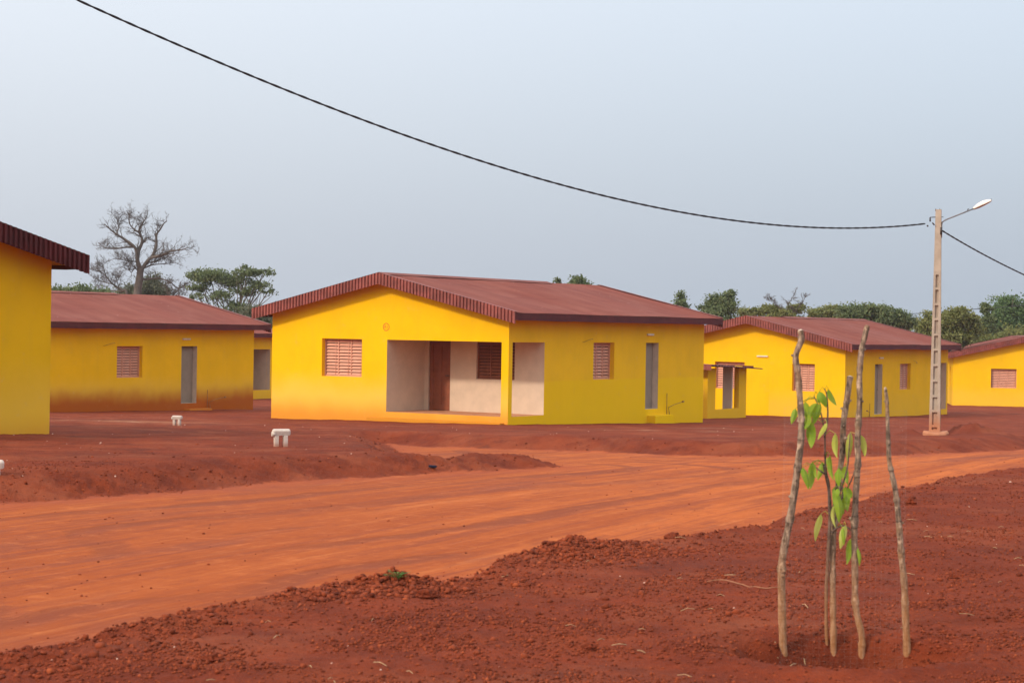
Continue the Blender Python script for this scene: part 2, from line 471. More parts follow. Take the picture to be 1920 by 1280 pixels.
    n.link(n.mix(f, soil, rc), b.inputs['Base Color'])
    b.inputs['Roughness'].default_value = 0.92
    b.inputs['Specular IOR Level'].default_value = 0.12
    hs = n.math('ADD', n.math('MULTIPLY', fine, 1.0), n.math('MULTIPLY', grit, 0.5))
    hr = n.math('ADD', n.math('ADD', n.math('MULTIPLY', st2, 0.5), n.math('MULTIPLY', grit, 0.25)), n.math('SUBTRACT', n.math('MULTIPLY', st3, 0.3), n.math('MULTIPLY', rut, 0.8)))
    mh = n('ShaderNodeMix', data_type='FLOAT')
    n.link(f, mh.inputs[0]); n.link(hs, mh.inputs[2]); n.link(hr, mh.inputs[3])
    n.link(n.bump(mh.outputs[0], 0.9, 0.03), b.inputs['Normal'])
    return m

V, Fc, at_ = ground_mesh()
ground = np_mesh('ground', V, Fc, ground_mat(), smooth=True, attr=at_)
tag(ground, 'red laterite ground with a graded orange dirt road crossing it', kind='structure')

def gz(x, y):
    z, _, _ = ground_z(np.array([float(x)]), np.array([float(y)]))
    return float(z[0])

# loose gravel and clods
def clods():
    phi = (1 + 5 ** 0.5) / 2
    iv = np.array([(-1, phi, 0), (1, phi, 0), (-1, -phi, 0), (1, -phi, 0), (0, -1, phi), (0, 1, phi), (0, -1, -phi), (0, 1, -phi),
                   (phi, 0, -1), (phi, 0, 1), (-phi, 0, -1), (-phi, 0, 1)], float)
    iv /= np.linalg.norm(iv[0])
    fc = np.array([(0, 11, 5), (0, 5, 1), (0, 1, 7), (0, 7, 10), (0, 10, 11), (1, 5, 9), (5, 11, 4), (11, 10, 2), (10, 7, 6), (7, 1, 8),
                   (3, 9, 4), (3, 4, 2), (3, 2, 6), (3, 6, 8), (3, 8, 9), (4, 9, 5), (2, 4, 11), (6, 2, 10), (8, 6, 7), (9, 8, 1)])
    def scatter(n, ymin, ymax, smin, smax, keep, power=3.0, tone=None):
        yv = ymin * (ymax / ymin) ** rng.random(n)
        xv = (rng.random(n) - 0.5) * 2 * 0.36 * yv
        z, s2, bank = ground_z(xv, yv)
        k = rng.random(n) < keep(xv, yv, s2, bank)
        xv, yv, z = xv[k], yv[k], z[k]
        sz = smin + (smax - smin) * rng.random(len(xv)) ** power
        return np.stack([xv, yv, z + sz * 0.25], 1), sz, (rng.random(len(xv)) if tone is None else np.full(len(xv), tone))
    patch = lambda x, y: sstep(-0.25, 0.35, fbm(x * 0.7, y * 0.7, 3, 77))
    P = [scatter(5200, 6.8, 30, 0.008, 0.026, lambda x, y, s, b: (s < 0.0) * patch(x, y) * 0.6),
         scatter(56000, 8.5, 44, 0.006, 0.023, lambda x, y, s, b: (s < 0.08) * (s > -1.1) * np.clip(b * 1.3, 0, 1) * (0.25 + patch(x * 1.7, y * 1.7)), 3.5),
         scatter(5000, 9, 50, 0.004, 0.013, lambda x, y, s, b: (s > 0) * 0.35),
         scatter(260, 18, 62, 0.006, 0.013, lambda x, y, s, b: (s < -0.4) * 0.9, 2.0, 1.75),
         scatter(110, 7, 20, 0.004, 0.009, lambda x, y, s, b: (s < -0.1) * 0.8, 2.0, 1.7)]
    small = scatter(170000, 6.6, 24, 0.0045, 0.0125, lambda x, y, s, b: (s < 0.02) * (0.08 + 0.92 * patch(x * 2, y * 2)), 1.6)
    # heaps
    for c, n, r in ((pile1, 1700, 0.32), (pile2, 3000, 0.6), (pile3, 1000, 0.3)):
        xy = c + rng.normal(0, r * 0.6, (n, 2))
        z, s2, bank = ground_z(xy[:, 0], xy[:, 1])
        sz = 0.005 + 0.018 * rng.random(n) ** 3
        P.append((np.stack([xy[:, 0], xy[:, 1], z + sz * 0.2], 1), sz, rng.random(n)))
    ov = np.array([(1, 0, 0), (-1, 0, 0), (0, 1, 0), (0, -1, 0), (0, 0, 1), (0, 0, -1)], float)
    of = np.array([(0, 2, 4), (2, 1, 4), (1, 3, 4), (3, 0, 4), (2, 0, 5), (1, 2, 5), (3, 1, 5), (0, 3, 5)])
    def lumps(C, S, iv, fc):
        n = len(C); k = len(iv)
        jit = iv[None] * (1 + 0.38 * (rng.random((n, k, 1)) - 0.5) * 2)
        sc = S[:, None] * (0.7 + 0.6 * rng.random((n, 3))); sc[:, 2] *= 0.75
        jit = jit * sc[:, None, :]
        a = rng.random(n) * 6.28
        ca, sa = np.cos(a)[:, None], np.sin(a)[:, None]
        X = jit[..., 0] * ca - jit[..., 1] * sa; Yv = jit[..., 0] * sa + jit[..., 1] * ca
        Vv = np.stack([X, Yv, jit[..., 2]], -1) + C[:, None, :]
        return Vv.reshape(-1, 3), (fc[None] + (np.arange(n) * k)[:, None, None]).reshape(-1, 3)
    C = np.vstack([p[0] for p in P]); S = np.concatenate([p[1] for p in P]); T = np.concatenate([p[2] for p in P])
    Va, Fa = lumps(C, S, iv, fc)
    Vb, Fb = lumps(small[0], small[1], ov, of)
    Vv = np.vstack([Va, Vb]); FF = np.vstack([Fa, Fb + len(Va)])
    TT = np.concatenate([np.repeat(T, 12), np.repeat(small[2], 6)])
    m, nt, b = new_mat('laterite_clod'); nn = N(nt)
    t = nn('ShaderNodeAttribute', attribute_name='tone').outputs['Fac']
    col = nn.mix(nn.ramp(t, 0.0, 0.75), (0.11, 0.021, 0.009), (0.23, 0.047, 0.018))
    col = nn.mix(nn.ramp(t, 0.9, 1.0), col, (0.33, 0.075, 0.028))
    col = nn.mix(nn.ramp(t, 1.5, 1.9), col, (0.78, 0.62, 0.52))
    nn.link(col, b.inputs['Base Color'])
    b.inputs['Roughness'].default_value = 0.9; b.inputs['Specular IOR Level'].default_value = 0.15
    o = np_mesh('gravel', Vv, FF, m, smooth=True, attr=dict(tone=TT))
    tag(o, 'loose red laterite gravel and clods scattered over the verges', 'gravel', kind='stuff')
clods()

# ------------------------------------------------------------------ houses
W, L, T = 8.5, 12.25, 0.2
OE, OF = 0.47, 0.42                       # eave and gable overhangs
RIDGE, SL = 4.02, 0.231
def roof_z(u): return RIDGE - SL * abs(u - W / 2)

def wall_mesh(mb, P, length, openings, top, z0=-1.0, t=T, breaks=()):
    """P(a, depth, z) -> local point; a runs along the wall. openings: (a0,a1,z0,z1,skip jamb letters)"""
    xs = sorted({0.0, length, *[o[0] for o in openings], *[o[1] for o in openings], *breaks})
    zs = sorted({z0, 1.0e9, *[o[2] for o in openings], *[o[3] for o in openings]})
    for a0, a1 in zip(xs, xs[1:]):
        for b0, b1 in zip(zs, zs[1:]):
            am, bm_ = (a0 + a1) / 2, (b0 + min(b1, b0 + .01)) / 2
            if any(o[0] < am < o[1] and o[2] < bm_ + 1e-6 < o[3] for o in openings): continue
            c0 = b1 if b1 < 1e8 else top(a0); c1 = b1 if b1 < 1e8 else top(a1)
            for dp in (0.0, t):
                mb.quad(P(a0, dp, b0), P(a1, dp, b0), P(a1, dp, c1), P(a0, dp, c0))
    for o in openings:
        a0, a1, b0, b1 = o[:4]; skip = o[4] if len(o) > 4 else ''
        if 'l' not in skip: mb.quad(P(a0, 0, b0), P(a0, t, b0), P(a0, t, b1), P(a0, 0, b1))
        if 'r' not in skip: mb.quad(P(a1, 0, b0), P(a1, t, b0), P(a1, t, b1), P(a1, 0, b1))
        if 't' not in skip: mb.quad(P(a0, 0, b1), P(a1, 0, b1), P(a1, t, b1), P(a0, t, b1))
        if 'b' not in skip: mb.quad(P(a0, 0, b0), P(a1, 0, b0), P(a1, t, b0), P(a0, t, b0))

def shutter_window(parent, P, a0, a1, z0, z1, depth, panels, mat):
    """louvred window: frame part with a shutter sub-part for each panel; P maps (a, depth, z)"""
    fr = MB()
    def bx(mb, b0, b1, d0, d1, c0, c1):
        pts = [P(b0, d0, c0), P(b1, d0, c0), P(b1, d1, c0), P(b0, d1, c0), P(b0, d0, c1), P(b1, d0, c1), P(b1, d1, c1), P(b0, d1, c1)]
        for f in ((3, 2, 1, 0), (4, 5, 6, 7), (0, 1, 5, 4), (1, 2, 6, 5), (2, 3, 7, 6), (3, 0, 4, 7)):
            mb.quad(*[pts[i] for i in f])
    w = 0.035
    bx(fr, a0, a0 + w, depth, depth + .06, z0, z1); bx(fr, a1 - w, a1, depth, depth + .06, z0, z1)
    bx(fr, a0 + w, a1 - w, depth, depth + .06, z0, z0 + w); bx(fr, a0 + w, a1 - w, depth, depth + .06, z1 - w, z1)
    pw = (a1 - a0 - 2 * w) / panels
    win = None
    for k in range(1, panels):
        x = a0 + w + pw * k
        bx(fr, x - .012, x + .012, depth + .002, depth + .058, z0 + w, z1 - w)
    win = fr.build('window', mat, parent)
    dk = MB(); dk.quad(P(a0 + w, depth + .058, z0), P(a1 - w, depth + .058, z0), P(a1 - w, depth + .058, z1), P(a0 + w, depth + .058, z1)); dk.build('shade_backing', M['gap'], win)  # dark sheet put behind the slats for the shade of the room
    for k in range(panels):
        s = MB()
        b0, b1 = a0 + w + pw * k + .014, a0 + w + pw * (k + 1) - .014
        n = 11
        h = (z1 - z0 - 2 * w) / n
        for i in range(n):
            c = z0 + w + h * i
            # slat: leaning plate, lower edge outwards
            o0, i0 = depth + .004, depth + .050
            lo, hi = c + .012, c + h * 0.90
            pts = [P(b0, o0, lo), P(b1, o0, lo), P(b1, i0, hi), P(b0, i0, hi)]
            pt2 = [P(b0, o0 + .008, lo - .0), P(b1, o0 + .008, lo), P(b1, i0 + .008, hi), P(b0, i0 + .008, hi)]
            s.quad(*pts); s.quad(*pt2[::-1])
            s.quad(pts[0], pts[1], pt2[1], pt2[0])
        # rod that tilts the slats
        s.tube([P((b0 + b1) / 2 - pw * .28, depth + .004, z0 + w + .02), P((b0 + b1) / 2 - pw * .28, depth + .004, z1 - w - .02)], .006, 5)
        s.build('shutter', mat, win)
    return win

def house(label, origin, yaw, mirror, mats, *, back_windows=(), front_windows=((5.11, 6.59),), far_windows=((3.0, 4.3), (8.5, 9.8)), porch=True, mark=False, step_back=None, extras=True, name='yellow_house', side_openings=True, porch_window=True, trim='trim'):
    root = empty(name, origin, -yaw)
    tag(root, label, 'house', 'yellow houses of the settlement')
    Q = (lambda u, v, z: (-u, L - v, z)) if mirror else (lambda u, v, z: (-u, v, z))
    ZB, ZT = 0.98, 2.1
    TOP = lambda u: roof_z(u) - 0.19
    top_side = roof_z(0) - 0.19
    # porch gable
    P = lambda a, dp, z: Q(a, dp, z)
    mb = MB()
    ops = [(a, b, ZB, ZT) for a, b in front_windows]
    if porch and porch_window: ops.append((.24, 4.2, 0.0, ZT, 'rtb'))
    wall_mesh(mb, P, W, ops, TOP, breaks=(W / 2,))
    mb.build('wall', mats['front'], root)
    for a, b in front_windows:
        shutter_window(root, P, a, b, ZB, ZT, .15, 3, M['shutter'])
    # visible long side (u = 0)
    P = lambda a, dp, z: Q(dp, a, z)
    mb = MB()
    ops = []
    if side_openings: ops += [(4.8, 6.09, ZB, ZT), (8.15, 9.0, 0.0, ZT, 'lrtb')]
    if porch: ops.append((.2, 1.94, 0.0, ZT, 'lrtb'))
    wall_mesh(mb, P, L, ops, lambda a: top_side)
    mb.build('wall', mats['side'], root)
    if side_openings:
        shutter_window(root, P, 4.8, 6.09, ZB, ZT, .15, 3, M['shutter'])
        # door leaf deep in a pale lined opening
        j = MB()
        a0, a1 = 8.15, 9.0
        for pts in (((a0, .004, 0), (a0, T + .02, 0), (a0, T + .02, ZT), (a0, .004, ZT)), ((a1, .004, 0), (a1, T + .02, 0), (a1, T + .02, ZT), (a1, .004, ZT)),
                    ((a0, .004, ZT), (a1, .004, ZT), (a1, T + .02, ZT), (a0, T + .02, ZT)), ((a0, .004, 0), (a1, .004, 0), (a1, T + .02, 0), (a0, T + .02, 0))):
            j.quad(*[P(*p) for p in pts])
        j.build('door_jamb', M['jamb'], root)
        dl = MB()
        dl.quad(P(a0, T + .005, .0), P(a1, T + .005, .0), P(a1, T + .005, ZT), P(a0, T + .005, ZT))
        for (c0, c1) in ((.12, .95), (1.1, 1.95)):
            for (b0, b1) in ((a0 + .1, a1 - .1),):
                dl.quad(P(b0, T - .004, c0), P(b1, T - .004, c0), P(b1, T - .004, c1), P(b0, T - .004, c1))
                dl.quad(P(b0, T - .004, c0), P(b0, T + .004, c0), P(b0, T + .004, c1), P(b0, T - .004, c1))
                dl.quad(P(b1, T - .004, c0), P(b1, T + .004, c0), P(b1, T + .004, c1), P(b1, T - .004, c1))
        door = dl.build('door', M['door_grey'], root)
        h = MB(); h.tube([P(a0 + .08, T + .0, 1.02), P(a0 + .08, T - .05, 1.02), P(a0 + .18, T - .05, 1.02)], .011, 6)
        h.build('handle', M['metal'], door)
    # far gable
    P = lambda a, dp, z: Q(a, L - dp, z)
    if step_back is None:
        mb = MB(); wall_mesh(mb, P, W, [(a, b, ZB, ZT) for a, b in back_windows], TOP, breaks=(W / 2,)); mb.build('wall', mats['back'], root)
    else:
        s = step_back
        mb = MB()
        PL = lambda a, dp, z: Q(a, L - dp, z)
        wall_mesh(mb, PL, s, [(a, b, ZB, ZT) for a, b in back_windows if b < s], TOP)
        mb.quad(Q(s, L, -1), Q(s, L - .12, -1), Q(s, L - .12, TOP(s)), Q(s, L, TOP(s)))
        mb.build('wall', mats['back'], root)
        mb = MB()
        PR = lambda a, dp, z: Q(a + s, L - .12 - dp, z)
        wall_mesh(mb, PR, W - s, [(a - s, b - s, ZB, ZT) for a, b in back_windows if a > s], lambda a: TOP(a + s), breaks=(W / 2 - s,))
        mb.build('wall', mats.get('back2', mats['back']), root)
    for a, b in back_windows:
        dd = .15 if step_back is None or a < step_back else .27
        shutter_window(root, P, a, b, ZB, ZT, dd, 3, M['shutter'])
    # hidden long side
    P = lambda a, dp, z: Q(W - dp, a, z)
    mb = MB(); wall_mesh(mb, P, L, [(a, b, ZB, ZT) for a, b in far_windows], lambda a: top_side); mb.build('wall', mats['front'], root)
    for a, b in far_windows:
        shutter_window(root, P, a, b, ZB, ZT, .15, 3, M['shutter'])
    # porch inside
    if porch:
        PB = lambda a, dp, z: Q(a, 1.94 + dp, z)
        mb = MB()
        wall_mesh(mb, PB, 4.2, ([(1.01, 2.34, ZB, ZT - .02)] if porch_window else []) + [(3.27, 4.06, 0.0, ZT - .02)], lambda a: 2.1, z0=-.02, t=.15)
        mb.build('porch_wall', M['cream'], root)
        mb = MB(); mb.quad(Q(4.2, 0, -.02), Q(4.2, 1.94, -.02), Q(4.2, 1.94, 2.1), Q(4.2, 0, 2.1)); mb.build('porch_wall', M['cream'], root)
        mb = MB(); mb.quad(Q(.003, .203, 0), Q(.237, .203, 0), Q(.237, .203, 2.1), Q(.003, .203, 2.1)); mb.build('pillar_face', M['cream'], root)
        if not porch_window:
            mb = MB(); mb.quad(Q(.24, .21, 0), Q(4.2, .21, 0), Q(4.2, .21, 2.1), Q(.24, .21, 2.1)); mb.build('porch_wall', M['cream'], root)
        mb = MB()
        mb.quad(Q(.0, 0.004, 2.1), Q(4.2, 0.004, 2.1), Q(4.2, 1.94, 2.1), Q(.0, 1.94, 2.1))
        mb.build('porch_ceiling', M['cream'], root)
        mb = MB()
        x = [Q(0.004, 0.004, 0), Q(4.2, 1.94, 0)]
        mb.quad(Q(.0, 0.0, 0.0), Q(4.2, 0.0, 0.0), Q(4.2, 1.94, 0.0), Q(.0, 1.94, 0.0))
        mb.build('porch_floor', M['floor'], root)
        if porch_window: shutter_window(root, PB, 1.01, 2.34, ZB, ZT - .02, .06, 3, M['shutter_brown'])
        # panelled brown door
        a0, a1 = 3.27, 4.06
        dl = MB()
        def bx(b0, b1, d0, d1, c0, c1):
            pts = [PB(b0, d0, c0), PB(b1, d0, c0), PB(b1, d1, c0), PB(b0, d1, c0), PB(b0, d0, c1), PB(b1, d0, c1), PB(b1, d1, c1), PB(b0, d1, c1)]
            for f in ((3, 2, 1, 0), (4, 5, 6, 7), (0, 1, 5, 4), (1, 2, 6, 5), (2, 3, 7, 6), (3, 0, 4, 7)):
                dl.quad(*[pts[i] for i in f])
        bx(a0, a1, .075, .11, 0, 2.08)
        for (b0, b1) in ((a0 + .02, a0 + .13), (a0 + .35, a0 + .44), (a1 - .13, a1 - .02)): bx(b0, b1, .055, .074, .02, 2.06)
        for (c0, c1) in ((.02, .18), (1.0, 1.14), (1.94, 2.06)):
            for (b0, b1) in ((a0 + .132, a0 + .348), (a0 + .442, a1 - .132)): bx(b0, b1, .055, .074, c0, c1)
        door = dl.build('door', M['door'], root)
        h = MB(); h.tube([PB(a0 + .07, .055, 1.05), PB(a0 + .07, .01, 1.05), PB(a0 + .18, .01, 1.05)], .012, 6)
        h.build('handle', M['metal'], door)
        # step in front of the porch
        mb = MB()
        p0, p1 = Q(.12, -.22, 0), Q(4.75, -.003, 0)
        mb.box(min(p0[0], p1[0]), max(p0[0], p1[0]), min(p0[1], p1[1]), max(p0[1], p1[1]), -1.0, -.17)
        mb.build('step', mats['step'], root, bevel=.012)
    # ---------------------------------------------------------------- roof
    rn = np.random.default_rng(int(abs(origin[0] * 31 + origin[1] * 17)))
    v0, v1 = -OF, L + OF
    nv = int((v1 - v0) / 0.09) * 4
    vs = np.linspace(v0, v1, nv + 1)
    us = np.concatenate([np.linspace(-OE - .02, W / 2, 13), np.linspace(W / 2, W + OE + .02, 13)])
    UU, VV = np.meshgrid(us, vs, indexing='ij')
    ZZ = RIDGE - SL * np.abs(UU - W / 2) + .011 * np.cos((VV - v0) / .09 * 2 * np.pi)
    sg = rn.random(3) * 50
    ZZ += .020 * fbm(UU * .35 + sg[0], VV * .35 + sg[1], 3, 9) + .012 * fbm(VV * .8 + sg[2], UU * .2, 2, 4)
    pts = np.array([Q(a, b, c) for a, b, c in zip(UU.ravel(), VV.ravel(), ZZ.ravel())])
    nr, nc = UU.shape
    idx = np.arange(nr * nc).reshape(nr, nc)
    ff = np.stack([idx[:-1, :-1], idx[:-1, 1:], idx[1:, 1:], idx[1:, :-1]], -1)
    ff = np.delete(ff, 12, axis=0).reshape(-1, 4)
    roof = np_mesh('roof', pts, ff, M['roof'], root, smooth=True)
    # soffit under the sheets
    mb = MB()
    for a, b in ((-OE + .03, W / 2), (W / 2, W + OE - .03)):
        mb.quad(Q(a, v0 + .03, roof_z(a) - .15), Q(b, v0 + .03, roof_z(b) - .15), Q(b, v1 - .03, roof_z(b) - .15), Q(a, v1 - .03, roof_z(a) - .15))
    mb.build('soffit', M['soffit'], roof)
    # corrugated strips hung along the gable edges
    for vv, sgn in ((v0, -1), (v1, 1)):
        mb = MB()
        ns = int((W + 2 * OE) / .115)
        for i in range(ns):
            a = -OE + (W + 2 * OE) * i / ns; b = -OE + (W + 2 * OE) * (i + 1) / ns
            prof_ = [(0.0, 0.0), (.07, .040), (.48, .044), (.56, .0), (1.0, 0.0)]
            for (s0, d0), (s1, d1) in zip(prof_, prof_[1:]):
                x0, x1 = a + (b - a) * s0, a + (b - a) * s1
                y0, y1 = vv + sgn * (.006 + d0), vv + sgn * (.006 + d1)
                z0, z1 = roof_z(x0) + .03, roof_z(x1) + .03
                mb.quad(Q(x0, y0, z0 - .335), Q(x1, y1, z1 - .335), Q(x1, y1, z1), Q(x0, y0, z0))
            zc0, zc1 = roof_z(a) + .031, roof_z(b) + .031
            mb.quad(Q(a, vv - sgn * .14, zc0), Q(b, vv - sgn * .14, zc1), Q(b, vv + sgn * .030, zc1), Q(a, vv + sgn * .030, zc0))
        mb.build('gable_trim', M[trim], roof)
    # boards along the eaves
    for ue, sgn in ((-OE, -1), (W + OE, 1)):
        mb = MB()
        zt = roof_z(-OE) - .012
        nb = 24
        wob = .014 * np.cumsum(rn.normal(0, .5, nb + 1)); wob -= np.linspace(wob[0], wob[-1], nb + 1)
        for i in range(nb):
            a = v0 + (v1 - v0) * i / nb; b = v0 + (v1 - v0) * (i + 1) / nb
            a_, b_ = a, b
            for off in (.012, -.018):
                mb.quad(Q(ue + sgn * off, a_, zt - .20 + wob[i]), Q(ue + sgn * off, b_, zt - .20 + wob[i + 1]), Q(ue + sgn * off, b_, zt), Q(ue + sgn * off, a_, zt))
            mb.quad(Q(ue + sgn * .012, a_, zt - .20 + wob[i]), Q(ue + sgn * .012, b_, zt - .20 + wob[i + 1]), Q(ue - sgn * .018, b_, zt - .20 + wob[i + 1]), Q(ue - sgn * .018, a_, zt - .20 + wob[i]))
        mb.build('eave_board', M['trim_dark'], roof)
    # ridge cap, stopping short of the far end
    mb = MB()
    c0, c1 = v0 + .02, v1 - 3.6
    for sgn in (-1, 1):
        nn_ = 20
        for i in range(nn_):
            a = c0 + (c1 - c0) * i / nn_; b = c0 + (c1 - c0) * (i + 1) / nn_
            mb.quad(Q(W / 2, a, RIDGE + .042), Q(W / 2, b, RIDGE + .042), Q(W / 2 + sgn * .24, b, RIDGE - .030), Q(W / 2 + sgn * .24, a, RIDGE - .030))
    mb.build('ridge_cap', M['roof'], roof)
    # ---------------------------------------------------------------- small fittings on the side wall
    if side_openings and extras:
        P = lambda a, dp, z: Q(dp, a, z)
        def bxx(nm, mat, b0, b1, d0, d1, c0, c1, bev=.004):
            p, q = P(b0, d0, c0), P(b1, d1, c1)
            m_ = MB(); m_.box(min(p[0], q[0]), max(p[0], q[0]), min(p[1], q[1]), max(p[1], q[1]), c0, c1)
            return m_.build(nm, mat, root, bevel=bev)
        bxx('lamp_fitting', M['pale'], 8.18, 8.58, -.06, -.003, 2.33, 2.39)
        m_ = MB(); m_.tube([P(4.12, -.004, 2.11), P(4.14, -.06, 2.12), P(4.40, -.09, 2.19), P(4.63, -.07, 2.21)], .007, 6)
        m_.build('bracket', M['pipe'], root)
        m_ = MB()
        m_.tube([P(9.58, -.03, -.45), P(9.58, -.03, .30), P(9.58, -.03, .48)], .010, 6)
        m_.tube([P(9.80, -.03, -.5), P(9.74, -.04, -.15), P(9.66, -.05, .02), P(9.9, -.16, .12), P(10.35, -.22, .19)], .010, 6)
        m_.tube([P(10.30, -.22, .19), P(10.40, -.22, .20)], .03, 6)
        m_.build('water_pipe', M['pipe'], root)
        bxx('step', mats.get('side_step', mats['step']), 8.3, 9.55, -.30, -.003, -1.0, -.20, .012)
    if mark:
        # painted circle with two characters on the gable
        m_ = MB()
        cu, cz = 4.24, 2.47
        nseg = 28
        for i in range(nseg):
            t0, t1 = 2 * math.pi * i / nseg, 2 * math.pi * (i + 1) / nseg
            m_.quad(*[Q(cu + r * math.cos(t), -.004, cz + r * math.sin(t)) for r, t in ((.095, t0), (.118, t0), (.118, t1), (.095, t1))])
        ring = m_.build('number_mark', M['red_paint'], root)
        cu_ = bpy.data.curves.new('mark_lettering', 'FONT')
        cu_.body = 'R1'; cu_.size = .13; cu_.align_x = 'CENTER'; cu_.align_y = 'CENTER'; cu_.extrude = .001
        cu_.materials.append(M['red_paint'])
        tmp = bpy.data.objects.new('lettering_curve', cu_); COL.objects.link(tmp)
        bpy.context.view_layer.update()
        me_ = bpy.data.meshes.new_from_object(tmp.evaluated_get(bpy.context.evaluated_depsgraph_get()))
        bpy.data.objects.remove(tmp)
        to = bpy.data.objects.new('mark_lettering', me_); COL.objects.link(to); to.parent = ring
        to.location = Q(cu, -.006, cz); to.rotation_euler = (math.pi / 2, 0, 0)
    return root, Q

LEM = (0.84, 0.54, 0.002)
mats_c = dict(front=wall_paint('paint_gable_dusty', .80, .50, (0.84, 0.49, 0.09), .7, seed=1, dcol=(0.64, 0.215, 0.022)), side=wall_paint('paint_side_two_coats', .10, .12, LEM, .7, True, (0.86, 0.50, 0.012), 2),
              back=wall_paint('paint_back', .4, .3, seed=3), step=wall_paint('paint_step_dusty', .75, .8, seed=4), side_step=wall_paint('paint_step_lemon', .1, -.1, LEM, .9, seed=18))
mats_l = dict(front=wall_paint('paint_left_front', .6, .5, seed=5), side=wall_paint('paint_side_red_dust', 0.97, .78, (0.74, 0.46, 0.06), .7, seed=6, dcol=(0.40, 0.092, 0.010)), back=wall_paint('paint_left_back', .5, .5, seed=7),
              step=wall_paint('paint_left_step', .95, 1.2, seed=8))
mats_r = dict(front=wall_paint('paint_right_front', .15, .2, seed=9), side=wall_paint('paint_right_side', .18, .2, (0.74, 0.44, 0.03), .5, seed=10, upper=(0.84, 0.475, 0.006)), back=wall_paint('paint_right_gable', .08, .15, (0.74, 0.44, 0.05), .6, seed=11),
              back2=wall_paint('paint_right_gable_fresh', .04, .1, (0.84, 0.48, 0.004), .3, seed=12, upper=(0.86, 0.49, 0.002)), step=wall_paint('paint_right_step', .3, .3, seed=13))
mats_f = dict(mats_r, front=wall_paint('paint_far_front', .12, .2, (0.85, 0.5, 0.06), .5, seed=14))
mats_1 = dict(front=wall_paint('paint_near_gable', .6, .25, (0.78, 0.47, 0.06), .6, seed=15, upper=(0.76, 0.44, 0.006)), side=mats_l['side'], back=wall_paint('paint_near_gable_back', .65, .22, (0.78, 0.47, 0.07), .6, seed=16, upper=(0.76, 0.44, 0.006)), step=mats_l['step'])

Z = lambda z: z + CAMZ
YAW = 0.56
c_house, Qc = house('yellow house in the middle, open corner porch and painted circle on its gable', (-.086, 53.84, Z(-2.499)), YAW, False, mats_c, back_windows=((4.5, 5.8),), mark=True)
l_house, Ql = house('yellow house with red dust stained base, behind the white stool shaped markers', (-16.43, 63.446, Z(-2.958)), YAW, False, mats_l, porch=False, front_windows=((5.11, 6.59), (1.6, 2.9)))
r_house, Qr = house('yellow house behind the concrete lamp post and stakes, small latrine before its gable', (13.482, 77.591, Z(-3.372)), YAW, True, mats_r,
                    back_windows=((1.32, 2.31), (4.52, 5.89)), step_back=3.34)
n_house, Qn = house('nearest yellow house, cut by the left picture edge, only a gable corner showing', (-8.17 , 34.0, Z(-1.79)), YAW - math.pi / 2, False, mats_1, porch=False, front_windows=((2.2, 3.4), (5.4, 6.6)), extras=False, trim='trim_dark')  # gable trim takes the darker red, its shade put into the colour
f_house, Qf = house('far yellow house cut by the right picture edge, one shuttered gable window', tuple(at(1786, 757, 112) + Vector((W * math.cos(.18), -W * math.sin(.18), 0.0))), .18, False, mats_f, porch=False, front_windows=((4.9, 6.35), (1.5, 2.8)), extras=False)
o = at(486, 731, 99)
s_house, Qs = house('distant yellow house with shaded cream porch glimpsed between two houses', (o.x - 11.2 * math.sin(YAW), o.y - 11.2 * math.cos(YAW), o.z), YAW, True, mats_r, back_windows=((1.32, 2.31),), extras=False, porch_window=False)

# pale strip fixed on the right house's gable
m_ = MB()
p, q = Qr(3.45, L - .06, 2.34), Qr(3.95, L - .117, 2.41)
m_.box(min(p[0], q[0]), max(p[0], q[0]), min(p[1], q[1]), max(p[1], q[1]), 2.34, 2.40)
m_.build('lamp_fitting', M['pale'], r_house, bevel=.004)

